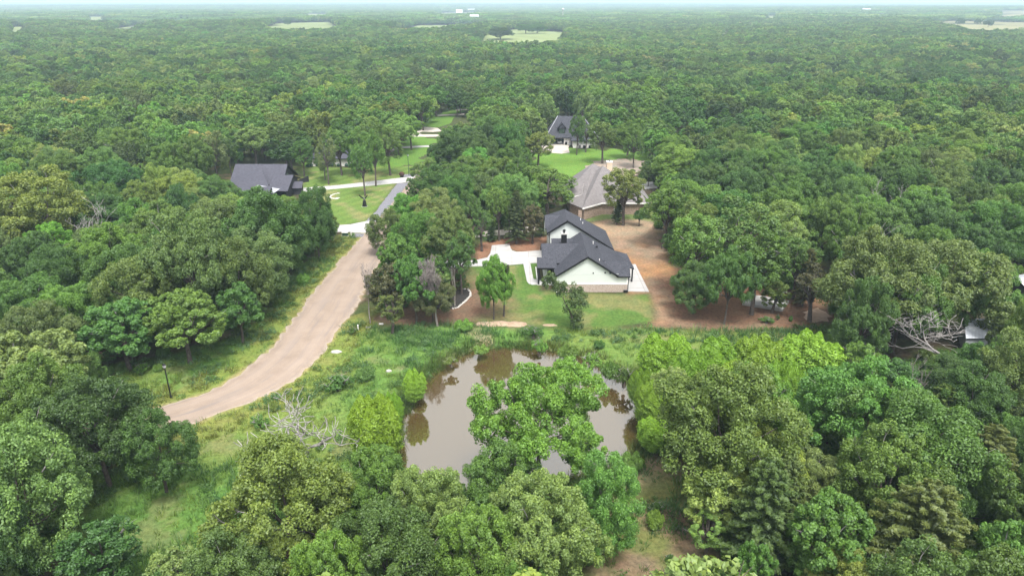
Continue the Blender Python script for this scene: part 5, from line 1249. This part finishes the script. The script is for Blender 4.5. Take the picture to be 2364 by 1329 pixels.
# ------------------------------------------------------------------ the woods: where nothing may stand in front
KV = [[(780, 548), (745, 592), (655, 662), (612, 742), (560, 785), (420, 838), (330, 846), (250, 870), (335, 925), (398, 945), (372, 985), (430, 1005), (470, 1050), (440, 1090), (300, 1098), (245, 1118), (240, 1195), (345, 1225), (400, 1280), (520, 1250), (545, 1170), (600, 1085), (690, 1046),
       (800, 1036), (880, 1055), (940, 1095), (1075, 1090), (1110, 1040), (1430, 1045), (1490, 980), (1465, 870), (1500, 795), (1700, 768), (1850, 792), (1960, 800), (1920, 735), (1835, 708), (1830, 690), (1710, 675), (1700, 720), (1600, 715), (1560, 640), (1525, 560), (1510, 515), (1380, 505), (1335, 478), (1300, 476), (1258, 492), (1240, 545),
       (1110, 548), (1100, 600), (1100, 640), (1085, 690), (1040, 718), (960, 748), (855, 750), (840, 700), (850, 650), (880, 600), (892, 560), (862, 512), (905, 470), (955, 405), (930, 395), (700, 440), (745, 460), (770, 500)],
      [(960, 405), (985, 345), (985, 318), (950, 318), (905, 350), (850, 385), (720, 385), (700, 410), (720, 440), (915, 425)],
      [(1338, 505), (1345, 430), (1370, 376), (1415, 374), (1445, 415), (1500, 418), (1520, 436), (1500, 500), (1440, 505)],
      [(1268, 345), (1272, 300), (1285, 262), (1305, 262), (1360, 300), (1358, 345), (1505, 352), (1470, 390), (1220, 388), (1232, 345)],
      [(543, 374), (668, 374), (705, 432), (645, 450), (600, 442), (543, 412)], [(714, 360), (716, 388), (812, 388), (812, 346), (770, 344)],
      [(940, 318), (965, 292), (1012, 288), (1012, 315)], [(1712, 708), (1730, 682), (1822, 698), (1808, 722)], [(2300, 672), (2300, 630), (2384, 624), (2384, 676)], [(2218, 736), (2262, 736), (2262, 772), (2228, 768)], [(2065, 800), (2050, 760), (2110, 690), (2260, 660), (2280, 730), (2225, 735), (2225, 775), (2180, 800)],
      [(1482, 1058), (1592, 1090), (1605, 1180), (1545, 1240), (1640, 1320), (1500, 1340), (1430, 1340), (1440, 1285), (1502, 1200)], [(470, 415), (500, 380), (545, 385), (545, 412)],
      [(1003, 285), (1010, 262), (1060, 248), (1090, 245), (1080, 262), (1040, 285)], [(1870, 650), (1850, 590), (1900, 560), (1935, 580), (1925, 640)]]
NOGO = [ROAD, FRONT_LAWN, DIRT, POND, LEFT_LAWN, BACK_LAWN, [(4, 112), (25, 112), (25, 142), (4, 142)], [(-78, 166), (-54, 166), (-54, 196), (-78, 196)], [(-66, 212), (-47, 212), (-47, 230), (-66, 230)], [(10, 155), (36, 155), (36, 184), (10, 184)], [(9, 242), (32, 242), (32, 264), (9, 264)],
        gp([(880, 605), (1240, 575), (1250, 610), (880, 645)]), gp([(1000, 545), (1262, 515), (1262, 530), (1000, 560)]), CLEARING] + [[at(2210, 800), at(2310, 800), at(2295, 735), at(2205, 735)], [at(2300, 690), at(2450, 680), at(2420, 630), at(2300, 640)]]
NOGO += FIELDS
def vis_block(x, y, h, R):
    """does a crown here hide something the photograph shows?"""
    n = len(x); bad = np.zeros(n, bool)
    pts = [(0, 0, .62), (0, 0, .97), (0, 0, .3)] + [(math.cos(a) * .8, math.sin(a) * .8 * 0, .62 + .3 * math.sin(a)) for a in np.linspace(0, 2 * math.pi, 10, endpoint=False)]
    for ax_, _, fz in pts:
        X, Z = x + ax_ * R, far_z(np.c_[x, y]) + fz * h
        d = y * cp - (Z - CAM_H) * sp
        px = 1182 + FPX * X / d; py = 664.5 - FPX * (y * sp + (Z - CAM_H) * cp) / d
        q = np.c_[px, py]
        for k in KV: bad |= inside(q, k)
    return bad
def in_nogo(x, y, m=0.0):
    q = np.c_[x, y]; bad = np.zeros(len(x), bool)
    for k in NOGO:
        bad |= inside(q, k) if m == 0 else sdf(q, k) < m
    return bad
class Near:
    """keeps crowns apart"""
    def __init__(s, cell=6.0): s.c, s.g = cell, {}
    def add(s, x, y, r): s.g.setdefault((int(x // s.c), int(y // s.c)), []).append((x, y, r))
    def ok(s, x, y, r, k):
        i, j = int(x // s.c), int(y // s.c)
        for a in range(i - 2, i + 3):
            for b_ in range(j - 2, j + 3):
                for (u, v, q) in s.g.get((a, b_), ()):
                    if (u - x) ** 2 + (v - y) ** 2 < (k * (r + q)) ** 2: return False
        return True
near = Near()
for a in TREES: near.add(*a)
WOOD = []                                             # x, y, h, R
def fill(ymin, ymax, spacing, hr, Rr, k, seed, side=8):
    g = np.random.default_rng(seed)
    ys = np.arange(ymin, ymax, spacing)
    xs_, ys_ = [], []
    for yy in ys:
        half = (yy * cp + CAM_H * sp) * 0.76 + side
        u = np.arange(-half, half, spacing)
        xs_.append(u + g.uniform(-.45, .45, len(u)) * spacing); ys_.append(yy + g.uniform(-.45, .45, len(u)) * spacing)
    x, y = np.concatenate(xs_), np.concatenate(ys_)
    big = fbm(np.c_[x, y], 60, 77, 2)
    h = hr[0] + (hr[1] - hr[0]) * np.clip(.5 * g.random(len(x)) + .9 * (big - .25), 0, 1)
    R = Rr[0] + (Rr[1] - Rr[0]) * g.random(len(x))
    m = ~in_nogo(x, y) & ~vis_block(x, y, h, R) & ((y < 240) | (fbm(np.c_[x, y], 34, 55, 2) < .74))
    x, y, h, R = x[m], y[m], h[m], R[m]
    for i in g.permutation(len(x)):
        if near.ok(x[i], y[i], R[i], k):
            near.add(x[i], y[i], R[i]); WOOD.append((x[i], y[i], h[i], R[i]))
fill(34, 330, 7.4, (10, 15.5), (4.2, 7.2), .58, 1)
fill(34, 260, 4.4, (6.0, 9.0), (2.2, 3.2), .62, 2)
W_ = np.array(WOOD)
dist = np.hypot(W_[:, 0], W_[:, 1])
pxs = 1182 + FPX * W_[:, 0] / (W_[:, 1] * cp + (CAM_H - W_[:, 2] * .6) * sp)
pys = 664.5 - FPX * (W_[:, 1] * sp + (W_[:, 2] * .9 - CAM_H) * cp) / (W_[:, 1] * cp + (CAM_H - W_[:, 2] * .9) * sp)
size = W_[:, 3] * W_[:, 2] / dist ** 2 * ((pxs > -60) & (pxs < PW + 60) & (pys < PH + 30))
LIM = 300 - sum(1 for o in COL.objects if o.get('category') == 'tree')
order = np.argsort(-size)
chosen = np.zeros(len(W_), bool); chosen[order[:max(0, LIM)]] = True
chosen &= size > 0
MARKS = [('near lamp post', at(395, 917)), ('bleached snag', at(240, 640)), ('charcoal house', (-66, 178)), ('low white house', (-56, 218)), ('far lamp post', at(944, 404)), ('black-roofed house', (19, 250)), ('brown brick house', (24, 168)),
         ('white house', (13, 120)), ('concrete slab', at(1768, 705)), ('white shed', at(2255, 770)), ('grey shed', at(2364, 660)), ('pond', (4, 73)), ('olive cedar', at(2080, 1400)), ('road bend oak', at(300, 1140)), ('dead oak', at(2165, 895)), ('stony ground', at(1430, 390)),
         ('bottom yellow-green oak', at(690, 1335)), ('curved far drive', at(985, 300))]
ORD = ['nearest', 'second nearest', 'third nearest', 'fourth nearest', 'fifth nearest', 'sixth nearest', 'seventh nearest', 'eighth nearest', 'ninth nearest', 'tenth nearest', 'eleventh nearest', 'twelfth nearest']
def wood_tint(x, y, g):
    v = fbm(np.array([[x, y]]), 26, 88, 2)[0] + g.normal() * .13
    seq = ['dark', 'dark', 'blue', 'mid', 'mid', 'olive', 'grey', 'mid', 'bright', 'pale', 'fresh', 'yellow']
    return seq[int(np.clip((v - .18) / .64 * len(seq), 0, len(seq) - 1))]
g_ = np.random.default_rng(99)
bins = {}
for i in np.where(chosen)[0]:
    x, y, h, R = W_[i]
    tn = wood_tint(x, y, g_)
    dd = [math.hypot(x - c[0], y - c[1]) for _, c in MARKS]
    j = int(np.argmin(dd))
    kind = 'oak' if R > 3.2 else ('elm' if tn in ('blue', 'fresh') else 'slim' if g_.random() < .5 else 'oak')
    bins.setdefault((WORDS[tn], kind, j), []).append((dd[j], x, y, h, R, tn, kind))
for (wd, kind_, j), L in bins.items():
    for r, (_, x, y, h, R, tn, kind) in enumerate(sorted(L)):
        nm = {'oak': 'oak', 'elm': 'feathery elm', 'slim': 'young oak'}[kind]
        plant(kind, x, y, h, R, tn, f"{wd} {nm} in the wood, {ORD[min(r, 11)]} such to the {MARKS[j][0]}", group='trees of the close wood round the ' + MARKS[j][0])

# ------------------------------------------------------------------ scatters: one object for what nobody could count
def scatter(name, pts, rot, scl, idx, tint, protos, label, mats=None):
    pc = bpy.data.collections.new(name + '_forms')
    names = []
    for me in protos:
        o = bpy.data.objects.new(name + '_form', me); pc.objects.link(o); names.append(o.name)
    rank = {n: i for i, n in enumerate(sorted(names))}
    remap = np.array([rank[n] for n in names])
    me = bpy.data.meshes.new(name)
    n = len(pts)
    me.vertices.add(n); me.vertices.foreach_set('co', np.asarray(pts, np.float32).ravel())
    for nm, typ, arr in (('rot', 'FLOAT_VECTOR', rot), ('scl', 'FLOAT_VECTOR', scl), ('idx', 'INT', remap[idx]), ('tint', 'FLOAT_COLOR', np.c_[tint, np.ones(n)])):
        a = me.attributes.new(nm, typ, 'POINT')
        a.data.foreach_set({'FLOAT_VECTOR': 'vector', 'INT': 'value', 'FLOAT_COLOR': 'color'}[typ], np.asarray(arr, np.int32 if typ == 'INT' else np.float32).ravel())
    me.update()
    o = link(name, me)
    ng = bpy.data.node_groups.new(name + '_scatter', 'GeometryNodeTree')
    ng.interface.new_socket('Geometry', in_out='INPUT', socket_type='NodeSocketGeometry'); ng.interface.new_socket('Geometry', in_out='OUTPUT', socket_type='NodeSocketGeometry')
    gi, go = ng.nodes.new('NodeGroupInput'), ng.nodes.new('NodeGroupOutput')
    ci = ng.nodes.new('GeometryNodeCollectionInfo'); ci.inputs['Collection'].default_value = pc; ci.inputs['Separate Children'].default_value = True; ci.inputs['Reset Children'].default_value = True
    ip = ng.nodes.new('GeometryNodeInstanceOnPoints'); ip.inputs['Pick Instance'].default_value = True
    def na(nm, typ):
        q = ng.nodes.new('GeometryNodeInputNamedAttribute'); q.data_type = typ; q.inputs['Name'].default_value = nm
        return q.outputs['Attribute']
    ng.links.new(gi.outputs[0], ip.inputs['Points']); ng.links.new(ci.outputs[0], ip.inputs['Instance'])
    ng.links.new(na('idx', 'INT'), ip.inputs['Instance Index']); ng.links.new(na('rot', 'FLOAT_VECTOR'), ip.inputs['Rotation']); ng.links.new(na('scl', 'FLOAT_VECTOR'), ip.inputs['Scale'])
    ng.links.new(ip.outputs[0], go.inputs[0])
    md = o.modifiers.new('scatter', 'NODES'); md.node_group = ng
    return tag(o, label, None, None, 'stuff')
def joined(a, b_):
    """crown and trunk meshes as one form for the scatters"""
    nv = len(a.vertices); V = np.empty(nv * 3, np.float32); a.vertices.foreach_get('co', V)
    F = np.empty(len(a.loops), np.int32); a.loops.foreach_get('vertex_index', F)
    lv = np.empty(nv, np.float32); a.attributes['leafvar'].data.foreach_get('value', lv)
    nb = len(b_.vertices); VB = np.empty(nb * 3, np.float32); b_.vertices.foreach_get('co', VB)
    FB = np.empty(len(b_.loops), np.int32); b_.loops.foreach_get('vertex_index', FB)
    FB = FB.reshape(-1, 4)
    V = np.r_[V.reshape(-1, 3), VB.reshape(-1, 3)]; F = np.r_[F.reshape(-1, 4), FB + nv]
    mi = np.r_[np.zeros(len(F) - len(FB), int), np.ones(len(FB), int)]
    return quadmesh(a.name, V, F, [M['leaf'], M['bark']], {'leafvar': ('FLOAT', 'POINT', np.r_[lv, np.zeros(nb)])}, mi)
def tints(n, x, y, g, keys=None):
    q = np.array([TINT[wood_tint(a, b_, g)] for a, b_ in zip(x, y)]) if n < 30000 else None
    if q is None:
        v = fbm(np.c_[x, y], 60, 88, 2) + g.normal(size=n) * .13
        seq = np.array([TINT[k] for k in ['dark', 'dark', 'blue', 'mid', 'mid', 'olive', 'grey', 'mid', 'bright', 'pale', 'mid', 'grey']])
        q = seq[np.clip(((v - .18) / .64 * 12).astype(int), 0, 11)]
    return np.clip(q * np.exp(.26 * g.normal(size=(n, 1))) * (1 + .07 * g.normal(size=(n, 3))), .01, .3)
midforms = [joined(*oak('wood', 300 + i, nl=(18, 22, 16, 20)[i], sub=10, per=52, leaf=.42, Rz=(4.2, 3.8, 4.7, 4.3)[i])[:2]) for i in range(4)] + [joined(*oak('wood', 340, nl=30, sub=8, per=50, leaf=.42, lobe=(.17, .28), spread=(.5, .95), low=-.7)[:2]), joined(*cedar('wood', 341, R=4.2, h=11.5, nb=90, per=110, leaf=.42)[:2])]
farforms = [joined(*oak('far_wood', 320 + i, nl=13, sub=8, per=18, leaf=.85, Rz=4.3, lobe=(.3, .42))[:2]) for i in range(3)]
# the rest of the near wood and the wood beyond, tree by tree
rest = W_[~chosen]
near2 = near; base_len = len(WOOD)
fill(330, 620, 8.0, (10, 15), (4.4, 7.0), .56, 3)
more = np.array(WOOD[base_len:])
allw = np.r_[rest, more] if len(more) else rest
n = len(allw); g_ = np.random.default_rng(5)
DEEP = np.array([.86, .90, .86])                       # self-shading put into the leaf colour, as sparse scattered crowns cast too little
def wood_scatter(name, A, forms, label, ref=(5.0, 11.9), g=g_):
    n = len(A)
    pts = np.c_[A[:, 0], A[:, 1], far_z(A[:, :2]) - .1]
    rot = np.c_[np.zeros(n), np.zeros(n), g.random(n) * 6.28]
    scl = np.c_[A[:, 3] / ref[0], A[:, 3] / ref[0] * (.9 + .2 * g.random(n)), A[:, 2] / ref[1]]
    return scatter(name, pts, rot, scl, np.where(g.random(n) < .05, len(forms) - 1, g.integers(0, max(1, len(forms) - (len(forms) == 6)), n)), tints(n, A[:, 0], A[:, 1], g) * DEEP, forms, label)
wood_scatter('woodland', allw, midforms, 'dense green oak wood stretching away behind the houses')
def plain_fill(ymin, ymax, sp0, hr, Rr, seed):
    g = np.random.default_rng(seed); xs_, ys_ = [], []
    yy = ymin
    while yy < ymax:
        half = (yy * cp + CAM_H * sp) * 0.78 + 20
        u = np.arange(-half, half, sp0)
        xs_.append(u + g.uniform(-.5, .5, len(u)) * sp0); ys_.append(yy + g.uniform(-.5, .5, len(u)) * sp0)
        yy += sp0
    x, y = np.concatenate(xs_), np.concatenate(ys_)
    m = ~in_nogo(x, y); x, y = x[m], y[m]; n = len(x)
    big = fbm(np.c_[x, y], 90, 78, 2)
    h = hr[0] + (hr[1] - hr[0]) * np.clip(.5 * g.random(n) + .9 * (big - .25), 0, 1)
    return np.c_[x, y, h, Rr[0] + (Rr[1] - Rr[0]) * g.random(n)]
B1 = plain_fill(622, 1750, 9.0, (9.5, 15), (4.8, 7.4), 4)
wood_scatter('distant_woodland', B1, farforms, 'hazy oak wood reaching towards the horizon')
def clump(seed):
    g = np.random.default_rng(seed); n = 30
    c = np.c_[g.uniform(-17, 17, (n, 2)), g.uniform(6.5, 9.5, n)]
    V, v = blobs(g, c, g.uniform(4.5, 6.5, n), 46, 2.4, 1.9, inner=.0, jitter=.4, squash=.75)
    return crown_mesh('far_clump', V, v)
clumps = [clump(s) for s in (1, 2, 3)]
B2 = plain_fill(1752, 6000, 27, (9, 14), (5, 5.6), 6)
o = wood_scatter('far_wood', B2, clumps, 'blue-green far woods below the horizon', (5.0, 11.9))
B3 = plain_fill(6010, 15000, 95, (10, 16), (17, 20), 8)
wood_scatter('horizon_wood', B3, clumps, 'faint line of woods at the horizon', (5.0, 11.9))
# a few trees left standing in the fields
for i, (px, py, s, lb) in enumerate([(1155, 92, 17, 'round dark tree clump left of the pale field'), (1240, 78, 18, 'dark tree clump in the middle of the pale field'), (1214, 80, 14, 'small tree clump beside the middle clump of the pale field'), (2215, 62, 9, 'round tree in the tan field at the right'), (2255, 62, 7, 'smaller round tree in the tan field'), (2280, 66, 9, 'round tree at the near edge of the tan field'), (665, 62, 9, 'dark tree in the thin pale field')]):
    x, y = at(px, py); plant('oak', x, y, 11 + s * .25, s, 'dark', lb, form=i)

# ------------------------------------------------------------------ grass, weeds and undergrowth
def tuft(seed, n, r, h, wdt, lean=.5):
    g = np.random.default_rng(seed)
    a = g.random(n) * 6.28; rr = r * np.sqrt(g.random(n)); b0 = np.c_[rr * np.cos(a), rr * np.sin(a), np.zeros(n) - .05]
    d = np.c_[np.cos(a) * lean * g.random(n) * 1.3, np.sin(a) * lean * g.random(n) * 1.3, np.ones(n)] + np.c_[g.normal(size=(n, 2)) * .25, np.zeros(n)]
    hh = h * (.55 + .6 * g.random((n, 1)))
    s = np.c_[-np.sin(a + g.normal(size=n)), np.cos(a), np.zeros(n)] * wdt
    v = np.stack([b0 - s * .5, b0 + s * .5, b0 + d * hh + s * .12, b0 + d * hh * .98 - s * .12], 1).reshape(-1, 3)
    me = quadmesh('grass_tuft', v, np.arange(4 * n).reshape(-1, 4), [M['blade']], {'leafvar': ('FLOAT', 'POINT', np.repeat(g.random(n), 4))})
    return me
def weed(seed, n, r, h):
    g = np.random.default_rng(seed)
    c = np.c_[g.normal(size=(8, 2)) * r * .5, np.full(8, h * .5)]
    V, v = blobs(g, c, np.full(8, r * .42), n // 8, .16, .10, squash=h / r)
    me = crown_mesh('weed_clump', V, v); me.materials[0] = M['blade']
    return me
tufts = [tuft(1, 26, .42, .50, .06), tuft(2, 22, .50, .70, .06, .8), tuft(3, 30, .32, .30, .05, .9)]
weeds = [weed(4, 120, .75, .5), weed(5, 96, .55, .65)]
def spread(poly, dens, g):
    p = np.array(poly); lo, hi = p.min(0), p.max(0)
    k = int((hi - lo).prod() * dens)
    q = lo + g.random((k, 2)) * (hi - lo)
    return q[inside(q, poly)]
def height(q):
    i = np.clip(((q[:, 0] - X0) / ST).astype(int), 0, nx - 1); j = np.clip(((q[:, 1] - Y0) / ST).astype(int), 0, ny - 1)
    return z.reshape(ny, nx)[j, i]
g_ = np.random.default_rng(44)
q = spread(MEADOW, 2.6, g_)
m = (sdf(q, ROAD) > .35) & (sdf(q, POND) > .15) & ~inside(q, FRONT_LAWN) & ~inside(q, DIRT) & ~inside(q, SHADE_BED)
q = q[m]
dens = fbm(q, 5, 61, 3); dry_ = fbm(q, 4, 2)
cl_ = inside(q, CLEARING)
q = q[(g_.random(len(q)) < np.clip((dens - .22) * 2.6, .12, 1)) & ~(cl_ & (g_.random(len(q)) < .6)) & ~((dry_ > .66) & (g_.random(len(q)) < .6))]
n = len(q)
va = fbm(q, 7, 62, 3); vb = fbm(q, 2.5, 63, 2)
tc = np.where((va + vb * .3 > .70)[:, None], [.130, .200, .040], np.where((va < .42)[:, None], [.060, .145, .042], [.090, .180, .038]))
ry = (sdf(q, ROAD) < 5) & (vb > .42)
tc = np.where(ry[:, None], [.125, .145, .032], tc) * (1 + .15 * g_.normal(size=(n, 1)))
k = 0.55 + .5 * g_.random(n) + .4 * (va < .45)
hs = k * np.where(sdf(q, ROAD) < 3, .6, 1)
scatter('tall_grass', np.c_[q, height(q)], np.c_[np.zeros((n, 2)), g_.random(n) * 6.28], np.c_[k, k, hs], g_.integers(0, 3, n), np.clip(tc, .01, .3), tufts, 'tall rough grass of the meadow round the pond')
q = spread(MEADOW, .42, g_)
wv = fbm(q, 9, 71, 3)
q = q[(sdf(q, ROAD) > 1.2) & (sdf(q, POND) > .3) & ~inside(q, FRONT_LAWN) & ~inside(q, DIRT) & (wv > .47)]
n = len(q); k = .6 + .9 * g_.random(n)
tc = np.where((g_.random(n) < .3)[:, None], [.075, .150, .065], [.072, .150, .034]) * (1 + .15 * g_.normal(size=(n, 1)))
scatter('weeds', np.c_[q, height(q)], np.c_[np.zeros((n, 2)), g_.random(n) * 6.28], np.c_[k, k, k], g_.integers(0, 2, n), np.clip(tc, .01, .3), weeds, 'leafy weeds growing through the meadow')
# reeds and sedge along the water's edge
pe = resample(POND + POND[:1], 420)
pc_ = np.array(POND).mean(0)
q = pe + (pe - pc_) / np.linalg.norm(pe - pc_, axis=1, keepdims=True) * g_.uniform(.1, 2.2, (len(pe), 1))
q = np.r_[q, q + g_.normal(size=q.shape) * .5]; q = q[sdf(q, POND) > -.1]; n = len(q)
k = .8 + .9 * g_.random(n)
tc = np.where((fbm(q, 6, 91) > .5)[:, None], [.115, .150, .040], [.075, .130, .030]) * (1 + .15 * g_.normal(size=(n, 1)))
scatter('bank_grass', np.c_[q, height(q)], np.c_[np.zeros((n, 2)), g_.random(n) * 6.28], np.c_[k, k, k * 1.2], g_.integers(0, 3, n), np.clip(tc, .01, .3), tufts, 'long grass fringing the bank of the pond')
# saplings and brush on the floor of the near woods
g2 = np.random.default_rng(12)
ys = g2.uniform(36, 215, 5200); xs_ = g2.uniform(-1, 1, 5200) * (ys * .78 + 16)
m = ~in_nogo(xs_, ys) & ~inside(np.c_[xs_, ys], MEADOW) & ~inside(np.c_[xs_, ys], WEST_LAWN) & ~inside(np.c_[xs_, ys], SHADE_BED) & ~inside(np.c_[xs_, ys], SIDE_BED) & ~inside(np.c_[xs_, ys], BACK_YARD) & ~inside(np.c_[xs_, ys], NORTH_LAWN)
xs_, ys = xs_[m], ys[m]; hh = g2.uniform(.8, 2.2, len(xs_))
m = ~vis_block(xs_, ys, hh * 1.1, hh * .8); xs_, ys, hh = xs_[m], ys[m], hh[m]; n = len(xs_)
brush = [f[0] for f in KIND['bush']]
tc = np.array([TINT[k] for k in g2.choice(['dark', 'mid', 'blue', 'olive'], n)])
scatter('undergrowth', np.c_[xs_, ys, np.zeros(n)], np.c_[np.zeros((n, 2)), g2.random(n) * 6.28], np.c_[hh, hh, hh] * .55, g2.integers(0, 2, n), tc, brush, 'green undergrowth on the floor of the woods')

# ------------------------------------------------------------------ summer haze
HAZE = 1.9e-4
m, nn, o = nodes_of('summer_haze')
pv = nn.nodes.new('ShaderNodeVolumePrincipled')
pv.inputs['Color'].default_value = (0.64, 0.84, 1.0, 1)
pv.inputs['Density'].default_value = HAZE
nn.links.new(pv.outputs[0], o.inputs['Volume'])
b = MB(); b.box(-24000, 24000, -55, 28000, -34.0, 52.0)
tag(b.build('haze', m), 'thin blue summer haze over the woods', None, None, 'stuff')
